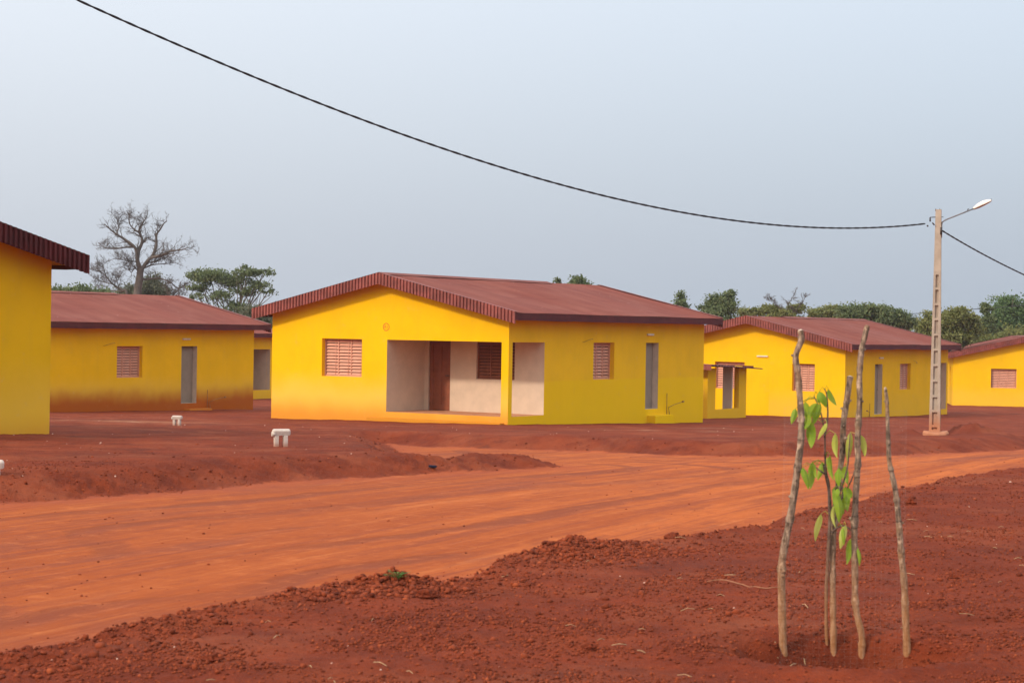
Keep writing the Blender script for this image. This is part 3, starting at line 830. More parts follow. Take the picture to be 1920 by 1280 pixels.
# ------------------------------------------------------------------ latrine in front of the right house
def latrine():
    p = at(1398.7, 768, 74.0)
    base = empty('latrine', p, -YAW)
    tag(base, 'small yellow latrine hut with flat sheet roof before the right house', 'latrine')
    LU, LV = 1.35, 3.35                     # depth along -x, length along -y (towards the left of the picture)
    wm = wall_paint('paint_latrine', .1, .2, seed=17, upper=(0.76, 0.44, 0.01))
    mb = MB()
    H0, H1 = 1.68, 1.62
    # local: x = -u (towards right of picture is +x), y = v (away); walls run from y=-LV (near) to 0 (far)
    def wl(x0, x1, y0, y1, z0, z1): mb.box(x0, x1, y0, y1, z0, z1)
    yA, yB, yC, yD = -LV, -LV + .66, -.66, 0
    wl(-.12, 0, yA, yB, -.8, H1); wl(-.12, 0, yC, yD, -.8, H1)          # piers of the open side
    wl(-.12, 0, yB + .001, yC - .001, -.8, .08)                           # threshold
    wl(-LU, -.123, yA, yA + .12, -.8, H0)                                 # near end wall
    wl(-LU, -LU + .12, yA + .123, yA + .5, -.8, H0)
    wl(-.46, -.123, yD - .12, yD, -.8, H0)                               # far end wall, half open
    mb.build('wall', wm, base, bevel=.006)
    mb = MB(); mb.box(-.50, -.123, -1.05, -.95, -.8, H0 - .03); mb.build('screen_wall', M['cream_grey'], base, bevel=.006)
    mb = MB()
    n = 36
    for i in range(n):
        a, b = -LV - .55 + (LV + 1.15) * i / n, -LV - .55 + (LV + 1.15) * (i + 1) / n
        za, zb = (.012 if i % 2 else -.012), (-.012 if i % 2 else .012)
        zs = lambda x, y: H0 + .13 - .045 * (x + LU) - .035 * (y + LV)
        for o_ in (0, -.015):
            mb.quad((-LU - .4, a, zs(-LU - .4, a) + za + o_), (.42, a, zs(.42, a) + za + o_), (.42, b, zs(.42, b) + zb + o_), (-LU - .4, b, zs(-LU - .4, b) + zb + o_), smooth=False)
    rf = mb.build('roof', M['trim_dark'], base)
    mb = MB()
    m = 18
    for i in range(m):
        a, b = -LU - .4 + (LU + .82) * i / m, -LU - .4 + (LU + .82) * (i + 1) / m
        d = .02 if i % 2 else 0
        y_ = -LV - .56 - d
        zs = lambda x, y: H0 + .15 - .045 * (x + LU) - .035 * (y + LV)
        mb.quad((a, y_, zs(a, y_) - .20), (b, y_, zs(b, y_) - .20), (b, y_, zs(b, y_)), (a, y_, zs(a, y_)))
    mb.build('roof_edge', M['trim'], rf)
    mb = MB(); mb.box(-LU - .2, .30, -.10, -.02, 1.625, 1.70); mb.box(-LU - .2, .30, -LV + .02, -LV + .10, 1.69, 1.76)
    mb.build('roof_beam', M['trim_dark'], base)
latrine()

# ------------------------------------------------------------------ lamp post
def concrete_mat():
    m, nt, b = new_mat('pole_concrete'); n = N(nt)
    tc = n('ShaderNodeTexCoord').outputs['Object']
    z = n('ShaderNodeSeparateXYZ'); n.link(tc, z.inputs[0])
    f = n.noise(tc, 3, 6, 0.65); g = n.noise(tc, 40, 3, 0.6)
    col = n.mix(n.ramp(f, 0.3, 0.7), (0.34, 0.275, 0.22), (0.455, 0.38, 0.31))
    col = n.mix(n.math('MULTIPLY', n.ramp(g, .6, .75), .4), col, (0.30, 0.21, 0.16))
    zz = n.math('ADD', z.outputs['Z'], n.math('MULTIPLY', n.math('SUBTRACT', f, .5), .5))
    col = n.mix(n.math('MULTIPLY', n.ramp(zz, .75, .1), .75), col, (0.45, 0.14, 0.05))
    n.link(col, b.inputs['Base Color']); b.inputs['Roughness'].default_value = .85; b.inputs['Specular IOR Level'].default_value = .2
    n.link(n.bump(g, .3, .01), b.inputs['Normal'])
    return m
M['concrete'] = concrete_mat()
PY_ = float(POLE_XY[1])
def lamp_post():
    base = at(1752.5, 814, PY_)
    topp = at(1757.5, 393, PY_)
    Hh = topp.z - base.z
    pyaw = -0.30
    root = empty('street_lamp', base, pyaw)
    tag(root, 'tapered concrete street lamp post with ladder recesses and white lamp head', 'street lamp')
    w0, w1 = .132, .066             # half widths of the front face
    d0, d1 = .105, .06              # half depths
    wf = lambda z: w0 + (w1 - w0) * z / Hh
    df = lambda z: d0 + (d1 - d0) * z / Hh
    k = Hh / 421.0
    bars = [(815 - y) * k for y in (808, 799, 771, 743, 714, 685, 656, 628, 599, 571, 542, 514)]
    mb = MB()
    zs = [-.5] + bars + [Hh]
    # sides
    def ring(z): 
        a, b = wf(max(z, 0)), df(max(z, 0))
        return [(-a, -b, z), (a, -b, z), (a, b, z), (-a, b, z)]
    R0, R1 = ring(-.5), ring(Hh)
    mb.quad(R0[1], R0[2], R1[2], R1[1]); mb.quad(R0[3], R0[0], R1[0], R1[3]); mb.quad(*R1); 
    # front and back faces with recessed cells
    rec = .055
    for sgn in (-1, 1):
        for i in range(len(zs) - 1):
            z0, z1 = zs[i], zs[i + 1]
            if i == 0 or i == len(zs) - 2:
                mb.quad((-wf(max(z0, 0)), sgn * df(max(z0, 0)), z0), (wf(max(z0, 0)), sgn * df(max(z0, 0)), z0), (wf(z1), sgn * df(z1), z1), (-wf(z1), sgn * df(z1), z1))
                continue
            b0, b1 = z0 + .028, z1 - .028
            iw = lambda z: wf(z) * (.50 - .12 * z / Hh) 
            def fr(x, z): return (x, sgn * df(z), z)
            def bk(x, z): return (x, sgn * (df(z) - rec), z)
            mb.quad(fr(-wf(z0), z0), fr(-iw(z0), z0), fr(-iw(z1), z1), fr(-wf(z1), z1))
            mb.quad(fr(iw(z0), z0), fr(wf(z0), z0), fr(wf(z1), z1), fr(iw(z1), z1))
            mb.quad(fr(-iw(z0), z0), fr(iw(z0), z0), fr(iw(b0), b0), fr(-iw(b0), b0))
            mb.quad(fr(-iw(b1), b1), fr(iw(b1), b1), fr(iw(z1), z1), fr(-iw(z1), z1))
            mb.quad(bk(-iw(b0), b0), bk(iw(b0), b0), bk(iw(b1), b1), bk(-iw(b1), b1))
            mb.quad(fr(-iw(b0), b0), bk(-iw(b0), b0), bk(-iw(b1), b1), fr(-iw(b1), b1))
            mb.quad(fr(iw(b0), b0), bk(iw(b0), b0), bk(iw(b1), b1), fr(iw(b1), b1))
            mb.quad(fr(-iw(b0), b0), fr(iw(b0), b0), bk(iw(b0), b0), bk(-iw(b0), b0))
            mb.quad(fr(-iw(b1), b1), fr(iw(b1), b1), bk(iw(b1), b1), bk(-iw(b1), b1))
    mb.build('pole', M['concrete'], root)
    # rough cast footing
    mb = MB()
    ang = np.linspace(0, 2 * math.pi, 15)[:-1]
    lo = [((.31 + .03 * math.sin(3 * a + 1)) * math.copysign(abs(math.cos(a)) ** .6, math.cos(a)), (.26 + .02 * math.cos(4 * a)) * math.copysign(abs(math.sin(a)) ** .6, math.sin(a))) for a in ang]
    n = len(lo)
    hh = [.05 + .025 * math.sin(2 * a + .6) for a in ang]
    for i in range(n):
        j = (i + 1) % n
        mb.quad((*lo[i], -.5), (*lo[j], -.5), (*lo[j], hh[j] - .02), (*lo[i], hh[i] - .02), smooth=True)
        mb.quad((*lo[i], hh[i] - .02), (*lo[j], hh[j] - .02), (lo[j][0] * .9, lo[j][1] * .9, hh[j] + .02), (lo[i][0] * .9, lo[i][1] * .9, hh[i] + .02), smooth=True)
        mb.quad((lo[i][0] * .9, lo[i][1] * .9, hh[i] + .02), (lo[j][0] * .9, lo[j][1] * .9, hh[j] + .02), (0, 0, .075))
    mb.build('footing', M['concrete'], root)
    # arm and lamp head (world points turned into the post's own space)
    inv = Matrix.Translation(base) @ Matrix.Rotation(pyaw, 4, 'Z'); inv = inv.inverted()
    loc = lambda px, py, dy=0.0: inv @ at(px, py, PY_ + dy)
    mb = MB()
    pts = [loc(1765.2, 446, -.02), loc(1765.6, 422, -.02), loc(1766.5, 417, -.02), loc(1770, 414, -.02), loc(1776, 411, -.02), loc(1800, 401.5, -.02), loc(1829, 390, -.02)]
    mb.tube(pts, .017, 8)
    galv = simple_mat('galvanised_steel', (0.22, 0.22, 0.23), .45, .15, 12, metallic=.6)
    arm = mb.build('lamp_arm', galv, root)
    mb = MB(); mb.tube([loc(1764.6, 440, -.07), loc(1764.9, 426, -.07)], .03, 6); mb.tube([loc(1814, 395, -.02), loc(1815, 392, -.02), loc(1817, 392.5, -.02)], .012, 5)
    mb.build('arm_clamp', M['metal'], arm)
    # lamp head: shell lofted along its axis
    a, b = loc(1825, 391.5, -.02), loc(1859, 376, -.02)
    ax = (b - a); Ln = ax.length; ax.normalize()
    side = ax.cross(Vector((0, 0, 1))).normalized(); up = side.cross(ax).normalized()
    prof_ = [(0, .030, .030, .03), (.10, .05, .045, .035), (.3, .085, .075, .045), (.6, .10, .085, .04), (.85, .085, .06, .03), (.97, .055, .035, .02), (1.0, .03, .015, .01)]
    white = simple_mat('white_lamp_shell', (0.80, 0.74, 0.68), .4, .05, 6)
    glass = simple_mat('lamp_lens', (0.42, 0.34, 0.28), .25, .1, 6)
    mb = MB(); ln = MB()
    rings = []
    for t, wd, hu, hd in prof_:
        c = a + ax * (Ln * t)
        rr_ = []
        for i in range(9):
            th = math.pi * i / 8
            rr_.append(c + side * (wd * math.cos(th)) + up * (hu * math.sin(th)))
        rings.append((rr_, c, wd, hd))
    for (r0, c0, _, h0), (r1, c1, _, h1) in zip(rings, rings[1:]):
        for i in range(8): mb.quad(r0[i], r0[i + 1], r1[i + 1], r1[i], smooth=True)
        for s_ in (0, 8):
            pass
        q0 = [r0[0], c0 - up * h0 + side * 0.02, c0 - up * h0 - side * 0.02, r0[8]]
        q1 = [r1[0], c1 - up * h1 + side * 0.02, c1 - up * h1 - side * 0.02, r1[8]]
        for i in range(3): ln.quad(q0[i], q0[i + 1], q1[i + 1], q1[i], smooth=True)
    mb.quad(*rings[0][0]); mb.quad(*rings[-1][0])
    head = mb.build('lamp_head', white, root)
    ln.build('lens', glass, head)
    mb = MB(); mb.tube([b - ax * .01, b + up * .04 + ax * .01], [.018, .008], 6); mb.build('photocell', M['metal'], head)
    # anchor irons for the cables
    mb = MB()
    mb.tube([loc(1763, 407, -.02), loc(1744, 407.5, -.05), loc(1744, 415, -.05)], .011, 6)
    mb.tube([loc(1744, 408, -.05), loc(1744, 415.5, -.05)], .02, 6)
    mb.tube([loc(1764, 407, 0), loc(1769, 407, 0)], .008, 5)
    mb.tube([loc(1752, 422, -.08), loc(1748, 417.5, -.08)], .018, 6)
    mb.tube([loc(1740.5, 423.2, -.05), loc(1738, 424, -.05)], .022, 6)
    mb.build('cable_anchor', M['metal'], root)
    mb = MB()
    for px in (1754.3, 1761.8): mb.tube([loc(px, 396, 0), loc(px, 393.2, 0), loc(px + .6, 391.8, 0)], .013, 6)
    mb.build('top_bolt', M['metal'], root)
lamp_post()

# ------------------------------------------------------------------ overhead cables
cable_mat = simple_mat('black_cable_sheath', (0.018, 0.019, 0.024), .5, .2, 20)
def twisted(name, pts, r, pitch, label, strands=2):
    mb = MB()
    pts = [Vector(p) for p in pts]
    s = [0.0]
    for p, q in zip(pts, pts[1:]): s.append(s[-1] + (q - p).length)
    for k in range(strands):
        path = []
        for i, p in enumerate(pts):
            d = (pts[min(i + 1, len(pts) - 1)] - pts[max(i - 1, 0)]).normalized()
            a = d.cross(Vector((0, 0, 1))).normalized(); b = a.cross(d)
            th = 2 * math.pi * (s[i] / pitch + k / strands)
            path.append(p + r * .42 * (math.cos(th) * a + math.sin(th) * b))
        mb.tube(path, r, 6)
    o = mb.build(name, cable_mat)
    return tag(o, label, 'cable', 'overhead cables')
def cable_from_px(pxs, Y0, Y1, n, ext=0.0):
    """the cable hangs in the upright plane between two distances; sag fitted as a parabola"""
    A = at(*pxs[-1], Y0); B = at(*pxs[0], Y1)
    pl = (B - A); pl.z = 0
    S, Zs = [], []
    for px, py in pxs:
        r = ray(px, py)
        # intersect the sight line with the plane through A along pl
        nx, ny = -pl.y, pl.x
        t = (A.x * nx + A.y * ny) / (r[0] * nx + r[1] * ny)
        X = Vector((r[0] * t, r[1] * t, r[2] * t + CAMZ))
        S.append(((X - A).x * pl.x + (X - A).y * pl.y) / pl.length_squared); Zs.append(X.z)
    c = np.polyfit(S, Zs, 3)
    out = []
    for s in np.linspace(0, 1 + ext, n):
        out.append((A.x + pl.x * s, A.y + pl.y * s, float(np.polyval(c, s))))
    return out
main_px = [(145, 0), (255, 50), (380, 106), (510, 158), (640, 206), (800, 269), (870, 291), (920, 310), (1000, 333), (1150, 371), (1300, 401), (1450, 420), (1560, 427.5), (1605, 428.6), (1660, 426.6), (1700, 423), (1734, 418.6)]
twisted('overhead_cable', cable_from_px(main_px, PY_ - .05, PY_ * .68, 700, .16), .0150, .60, 'thick black twisted cable sagging across the whole sky to the lamp post')
mb = MB()
twisted('overhead_cable', cable_from_px([(2150, 618), (1920, 515), (1850, 480), (1800, 452.5), (1767, 432.5)], PY_, PY_ * 1.38, 260, 0), .0150, .66, 'short black cable running down from the lamp post to the right edge')
mb.tube([at(1380, 612, 135), at(1560, 600, 131), at(1700, 589, 128), at(1780, 583, 126), at(1860, 577, 124), at(1920, 572.5, 122.5), at(2100, 557, 119)], .022, 5)
tag(mb.build('overhead_cable', cable_mat), 'thin distant cable passing before the far treetops on the right', 'cable', 'overhead cables')

# ------------------------------------------------------------------ stakes, sapling, netting
def bark_mat(name, a, b_, c):
    m, nt, b = new_mat(name); n = N(nt)
    tc = n('ShaderNodeTexCoord').outputs['Object']
    f = n.noise(n.mapping(tc, (1, 1, .25)), 55, 5, .65)
    g = n.noise(tc, 12, 5, .6)
    rings = n.noise(n.mapping(tc, (.5, .5, 6)), 9, 3, .6)
    col = n.mix(n.ramp(f, .35, .68), a, b_)
    col = n.mix(n.ramp(g, .5, .68), col, c)
    col = n.mix(n.math('MULTIPLY', n.ramp(rings, .62, .70), .7), col, tuple(x * .35 for x in a))
    blot = n.noise(n.mapping(tc, (1, 1, .6)), 34, 4, .6)
    col = n.mix(n.math('MULTIPLY', n.ramp(blot, .56, .68), .75), col, tuple(min(1, x * 1.45) for x in b_))
    col = n.mix(n.math('MULTIPLY', n.ramp(blot, .44, .34), .8), col, tuple(x * .45 for x in a))
    z = n('ShaderNodeSeparateXYZ'); n.link(tc, z.inputs[0])
    n.link(n.mix(n.math('MULTIPLY', n.ramp(z.outputs['Z'], .75, .05), .6), col, (0.40, 0.16, 0.05)), b.inputs['Base Color'])
    b.inputs['Roughness'].default_value = .9; b.inputs['Specular IOR Level'].default_value = .15
    n.link(n.bump(n.math('ADD', f, n.math('MULTIPLY', rings, 1.5)), .7, .006), b.inputs['Normal'])
    return m
BK = bark_mat('stake_bark', (0.11, 0.075, 0.055), (0.40, 0.285, 0.205), (0.27, 0.165, 0.10))
BK2 = bark_mat('stem_bark', (0.09, 0.06, 0.05), (0.20, 0.14, 0.11), (0.14, 0.09, 0.06))
cutwood = simple_mat('cut_wood', (0.62, 0.50, 0.40), .8, .15, 40)
def spline(pts, n):
    """Catmull-Rom through pts"""
    P = [pts[0] * 2 - pts[1]] + pts + [pts[-1] * 2 - pts[-2]]
    out = []
    m = len(pts) - 1
    for i in range(n):
        t = i / (n - 1) * m; k = min(int(t), m - 1); u = t - k
        a, b, c, d = P[k:k + 4]
        out.append(0.5 * ((2 * b) + (c - a) * u + (2 * a - 5 * b + 4 * c - d) * u * u + (3 * b - a - 3 * c + d) * u ** 3))
    return out
def stake(pix, Y0, Y1, r_top, r_bot, label, cat='stake', name='stake', mat=None, group='wooden stakes round the sapling', cut=True, seed=0):
    rg = random.Random(seed)
    n = len(pix)
    pts = [at(px, py, Y1 + (Y0 - Y1) * (py - pix[0][1]) / (pix[-1][1] - pix[0][1])) for px, py in pix]
    base = pts[-1].copy()
    pts = pts + [pts[-1] + Vector((0, 0, -.25))]
    path = spline(pts, 90)
    rads = []
    for i, p in enumerate(path):
        t = i / 89
        r = r_top + (r_bot - r_top) * t
        r *= 1 + .06 * math.sin(i * .9 + seed) + .07 * (rg.random() - .5)
        if i % 13 == (seed * 5) % 13: r *= 1.22
        rads.append(r)
    root = empty(name, base)
    tag(root, label, cat, group)
    mb = MB(); mb.tube([p - base for p in path], rads, 10, cap=False)
    # knots
    for k in range(6):
        i = rg.randrange(6, 80); p = path[i] - base; th = rg.random() * 6.28
        dr = Vector((math.cos(th), math.sin(th), .5)); mb.tube([p, p + dr * rads[i] * 1.5], [rads[i] * .6, rads[i] * .35], 6)
    mb.build('bark_pole', mat or BK, root)
    d = (path[0] - path[1]).normalized(); a = d.orthogonal().normalized(); b = d.cross(a)
    m2 = MB()
    ring = [path[0] - base + rads[0] * .98 * (math.cos(t) * a + math.sin(t) * b) for t in np.linspace(0, 2 * math.pi, 11)[:-1]]
    tip = path[0] - base + d * .006
    for i in range(10): m2.quad(ring[i], ring[(i + 1) % 10], tip)
    m2.build('cut_end', cutwood if cut else (mat or BK), root)
    return root
YS = 9.45
A_ = [(1500.7, 619), (1502.5, 637), (1492, 668), (1496, 700), (1500, 749), (1502.7, 791), (1501, 833), (1495, 880), (1489, 926), (1481, 974), (1470, 1029), (1465.5, 1065), (1466, 1126), (1468, 1223)]
C_ = [(1594, 706), (1588, 749), (1581.5, 794), (1579.5, 847), (1573, 898), (1568, 950), (1562, 1010), (1561, 1080), (1562, 1150), (1562.5, 1229)]
D_ = [(1626, 611), (1622, 628), (1615, 659), (1611.5, 706), (1612, 749), (1609.6, 794), (1607.6, 833), (1609, 860), (1607, 892), (1604.5, 932), (1602, 997), (1603, 1061), (1603.5, 1126), (1608.4, 1158), (1616, 1194), (1614.8, 1233)]
E_ = [(1660, 727), (1663, 754), (1664.4, 794), (1665.8, 833), (1667, 861), (1671.4, 884), (1678, 915), (1682.6, 948), (1687.5, 1006), (1690.7, 1048), (1695.5, 1094), (1697.8, 1158), (1700.4, 1222)]
def yb(px, py):
    # distance at which the stake's foot meets the ground
    for Y in np.arange(7.5, 12, .02):
        p = at(px, py, Y)
        if p.z <= gz(p.x, p.y): return float(Y)
    return YS
ya, yc, yd, ye = (yb(*s[-1]) for s in (A_, C_, D_, E_))
stake(A_, ya, ya - .05, .0145, .0215, 'crooked bark stake with an elbow bend near its top, leftmost of the stakes', seed=1)
stake(C_, yc, yc + .12, .0150, .0165, 'thick bark stake with pale cut top, standing among the sapling leaves', seed=2)
stake(D_, yd, yd + .03, .0140, .0180, 'tallest bark stake, dark tipped and kinked near the ground', seed=3, cut=False)
stake(E_, ye, ye - .03, .0085, .0200, 'short pointed bark stake, rightmost of the stakes', seed=4, cut=False)

def leaf_mat(name, a, b_):
    m, nt, b = new_mat(name); n = N(nt)
    tc = n('ShaderNodeTexCoord').outputs['Object']
    f = n.noise(tc, 9, 4, .6)
    col = n.mix(n.ramp(f, .3, .7), a, b_)
    n.link(col, b.inputs['Base Color']); b.inputs['Roughness'].default_value = .5
    b.inputs['Specular IOR Level'].default_value = .3
    tr = n('ShaderNodeBsdfTranslucent'); n.link(col, tr.inputs['Color'])
    mx = n('ShaderNodeMixShader'); mx.inputs[0].default_value = .38
    out = nt.nodes['Material Output']
    n.link(b.outputs[0], mx.inputs[1]); n.link(tr.outputs[0], mx.inputs[2]); n.link(mx.outputs[0], out.inputs['Surface'])
    return m
LF = leaf_mat('sapling_leaf_green', (0.21, 0.34, 0.018), (0.34, 0.46, 0.04))
LF2 = leaf_mat('sapling_leaf_lime', (0.44, 0.48, 0.06), (0.58, 0.58, 0.14))
def sapling():
    B_ = [(1546, 872), (1549, 890), (1554, 915), (1556, 960), (1554, 1020), (1550, 1090), (1549, 1160), (1551, 1226)]
    y0 = yb(*B_[-1])
    base = at(*B_[-1], y0)
    root = empty('sapling', base)
    tag(root, 'young sapling with drooping bright green leaves between the stakes', 'sapling')
    pts = [at(px, py, y0 + .02) for px, py in B_]
    path = spline(pts + [pts[-1] + Vector((0, 0, -.2))], 60)
    mb = MB(); mb.tube([p - base for p in path], [.009 + .003 * math.sin(i * .7) * .3 for i in range(60)], 8)
    stem = mb.build('stem', BK2, root)
    # main green-brown shoots
    SH = [[(1548, 885), (1547, 850), (1546, 810), (1538, 770), (1526, 742)], [(1546, 820), (1552, 780), (1550, 740), (1545, 728)], [(1556, 960), (1572, 930), (1588, 880), (1592, 840), (1594, 812)],
          [(1556, 970), (1575, 940), (1600, 890), (1614, 830)], [(1549, 890), (1535, 880), (1520, 868)], [(1556, 980), (1570, 960), (1580, 920), (1575, 880)], [(1554, 1000), (1580, 985), (1600, 1000), (1606, 1030)]]
    shp = []
    for i, sh in enumerate(SH):
        yy = y0 + .03 + .05 * math.sin(i * 2.1)
        pp = [at(px, py, y0 + .02 + (yy - y0 - .02) * k / (len(sh) - 1)) for k, (px, py) in enumerate(sh)]
        sp = spline(pp, 24); shp += sp
        m = MB(); m.tube([p - base for p in sp], [.0055 - .003 * k / 23 for k in range(24)], 6)
        m.build('twig', BK2, root)
    z7 = lambda x, y: (1400 + x / 3.555, 580 + y / 3.555)
    z8 = lambda x, y: (1300 + x / 3.097, 900 + y / 3.097)
    LV = [(z7, 325, 660, 300, 765, 40), (z7, 385, 615, 420, 780, 45), (z7, 490, 625, 440, 770, 62), (z7, 430, 750, 425, 925, 62), (z7, 485, 545, 530, 655, 50), (z7, 545, 530, 600, 640, 42),
          (z7, 535, 755, 475, 870, 30), (z7, 590, 825, 605, 990, 42), (z7, 690, 815, 670, 1020, 46), (z7, 765, 840, 785, 980, 42), (z7, 375, 1050, 410, 1200, 50), (z7, 440, 1020, 425, 1200, 46),
          (z7, 510, 1015, 475, 1140, 40), (z7, 555, 970, 585, 1140, 42), (z7, 610, 1060, 615, 1180, 46), (z7, 655, 1040, 670, 1165, 46), (z7, 590, 1180, 610, 1285, 52), (z7, 660, 1180, 665, 1290, 52),
          (z8, 820, 50, 850, 250, 52), (z8, 880, 50, 900, 180, 58), (z8, 740, 195, 708, 355, 36), (z8, 820, 140, 825, 275, 28), (z8, 885, 260, 850, 400, 40), (z8, 915, 340, 890, 490, 36), (z8, 955, 390, 965, 500, 26),
          (z7, 415, 700, 390, 800, 40), (z8, 855, 120, 848, 240, 44), (z7, 400, 720, 405, 790, 46)]
    rl = random.Random(8)
    for q in [LV[k] for k in (1, 2, 3, 4, 10, 11, 13, 14, 16, 17, 18, 19, 22, 25, 26)]:
        zf, x0, y0_, x1, y1, wd = q
        dx, dy, k = rl.uniform(-22, 22), rl.uniform(-8, 26), rl.uniform(.55, .8)
        tw = rl.uniform(-.35, .35)
        LV.append((zf, x0 + dx, y0_ + dy, x0 + dx + (x1 - x0) * k + tw * (y1 - y0_) * k, y0_ + dy + (y1 - y0_) * k, wd * k))
    lime = {6, 8, 20, 21, 9, 7, 22}
    for i, (zf, x0, y0_, x1, y1, wd) in enumerate(LV):
        p0 = zf(x0, y0_); p1 = zf(x1, y1); wpx = wd / (3.555 if zf is z7 else 3.097)
        Yl = y0 + .10 * math.sin(i * 1.7)
        a = at(*p0, Yl); b = at(*p1, Yl - .02)
        ln = (b - a); n = 9
        sd = ln.cross(Vector((math.sin(i * 2.3) * .55, 1, 0))).normalized()
        nm = sd.cross(ln).normalized()
        hw = wpx / F * Yl * .5 * 1.05
        prev = None
        m = MB()
        bow = .10 * ln.length * (1 if i % 2 else -1)
        for k in range(n + 1):
            t = k / n
            w_ = hw * (math.sin(math.pi * min(1, t ** .75)) ** .8) if 0 < t < 1 else .0004
            c = a + ln * t + nm * (bow * math.sin(math.pi * t)) + sd * (.12 * hw * math.sin(5 * t + i))
            row = [c - sd * w_ + nm * w_ * .45 - base, c - base, c + sd * w_ + nm * w_ * .45 - base]
            if prev:
                m.quad(prev[0], prev[1], row[1], row[0], smooth=True); m.quad(prev[1], prev[2], row[2], row[1], smooth=True)
            prev = row
        # stalk to the nearest shoot
        q = min(shp + path[:30], key=lambda s: (s - a).length)
        mid = (a + q) * .5 + Vector((0, 0, .02))
        m.tube([q - base, mid - base, a - base], [.002, .0017, .0014], 5)
        m.build('leaf', LF2 if i in lime else LF, root)
sapling()

def netting():
    """fine plastic netting wound round the outside of the stakes"""
    m, nt, b = new_mat('fine_netting'); n = N(nt)
    b.inputs['Base Color'].default_value = (0.30, 0.28, 0.26, 1); b.inputs['Roughness'].default_value = .6
    mb = MB()
    cs = []
    for s, yy in ((A_, ya), (D_, yd), (E_, ye)):
        cs.append([at(px, py, yy) for px, py in s])
    ctr = at(1585, 1000, YS)
    c = Vector((ctr.x, ctr.y + .06, 0)); rx, ry = .30, .26
    z0, z1 = gz(c.x, c.y) + .02, at(1600, 770, YS).z
    nseg = 60
    for k in range(nseg):
        t = 2 * math.pi * k / nseg
        x, y = c.x + rx * math.cos(t), c.y + ry * math.sin(t)
        mb.tube([(x, y, z0), (x + .004 * math.sin(k), y, (z0 + z1) / 2), (x, y, z1 - .01 * math.sin(k * .4))], .00009, 3, cap=False)
    nz = 46
    for j in range(nz + 1):
        z = z0 + (z1 - z0) * j / nz
        mb.tube([(c.x + rx * math.cos(t), c.y + ry * math.sin(t), z + .006 * math.sin(2 * t + j * .2)) for t in np.linspace(0, 2 * math.pi, 41)], .00009, 3, cap=False)
    o = mb.build('plant_guard_net', m)
    tag(o, 'nearly invisible fine netting wound round the sapling and its stakes', 'netting')
netting()

# ------------------------------------------------------------------ white stool-shaped markers
def marker_mat():
    m, nt, b = new_mat('white_painted_concrete'); n = N(nt)
    tc = n('ShaderNodeTexCoord').outputs['Object']
    z = n('ShaderNodeSeparateXYZ'); n.link(tc, z.inputs[0])
    f = n.noise(tc, 18, 6, .7)
    col = n.mix(n.ramp(f, .35, .7), (0.60, 0.52, 0.47), (0.50, 0.42, 0.36))
    zz = n.math('ADD', z.outputs['Z'], n.math('MULTIPLY', n.math('SUBTRACT', f, .5), .12))
    col = n.mix(n.math('MULTIPLY', n.ramp(zz, .14, 0.0), .75), col, (0.34, 0.12, 0.06))
    n.link(col, b.inputs['Base Color']); b.inputs['Roughness'].default_value = .8; b.inputs['Specular IOR Level'].default_value = .15
    n.link(n.bump(f, .3, .01), b.inputs['Normal'])
    return m
white_conc = marker_mat()
def marker(px, py, rot, label, scale=1.0, sink=0.0):
    g = on_ground(px, py)
    z = gz(*g)
    root = empty('marker_stool', (g[0], g[1], z - sink), rot)
    tag(root, label, 'marker', 'white concrete markers on the red ground')
    s = scale
    root.scale = (.90 * s, .90 * s, .74 * s)
    s = 1.0
    # horizontal bar: rounded above, chamfered below, proud rounded ends
    mb = MB()
    sec = [(.062 * math.cos(t), .16 + .115 * s + .045 + .05 * math.sin(t)) for t in np.linspace(-.25, math.pi + .25, 12)] + [(-.045, .235), (.045, .235)]
    Lh = .155
    stations = [(-Lh, .55), (-Lh + .012, .88), (-Lh + .03, 1.0), (Lh - .03, 1.0), (Lh - .012, .88), (Lh, .55)]
    cz = .29
    rg = []
    for x, k in stations: rg.append([(x, y * k, cz + (zz - cz) * k) for y, zz in sec])
    n = len(sec)
    for r0, r1 in zip(rg, rg[1:]):
        for i in range(n): mb.quad(r0[i], r0[(i + 1) % n], r1[(i + 1) % n], r1[i], smooth=True)
    mb.quad(*rg[0]); mb.quad(*rg[-1])
    # end boss and moulding line
    mb.tube([(-Lh - .012, -.01, .265), (-Lh + .05, -.01, .265)], [.05, .055], 10)
    mb.build('bar', white_conc, root)
    for sx in (-.085, .072):
        m = MB()
        for (x0, x1, y0, y1) in ((sx - .036, sx + .036, -.05, .05),):
            m.box(x0, x1, y0, y1, -.15, .232)
        m.build('leg', white_conc, root, bevel=.008)
marker(527, 836, .35, 'white concrete stool shaped marker on the bank, larger and nearer the road')
marker(332, 798, -.30, 'small white stool shaped marker before the red stained house wall', .85)
marker(-17, 886, .3, 'pale marker end just entering the picture at the left edge', sink=.12)

# ------------------------------------------------------------------ straw
def straw():
    r = random.Random(4); mb = MB()
    for k in range(70):
        Y = 8 + 9 * r.random(); X = (r.random() - .35) * .5 * Y
        z, s2, _ = ground_z(np.array([X]), np.array([Y]))
        if s2[0] > -.2: continue
        th = r.random() * 6.28; L_ = .03 + .07 * r.random()
        dx, dy = L_ * math.cos(th), L_ * math.sin(th)
        mb.tube([(X, Y, z[0] + .012), (X + dx * .5, Y + dy * .5, z[0] + .018), (X + dx, Y + dy, gz(X + dx, Y + dy) + .012)], .0015 + .001 * r.random(), 4)
    tag(mb.build('straw', simple_mat('dry_straw', (0.42, 0.27, 0.15), .9, .25, 60)), 'bits of dry straw and root scattered over the near earth', 'straw', kind='stuff')
straw()

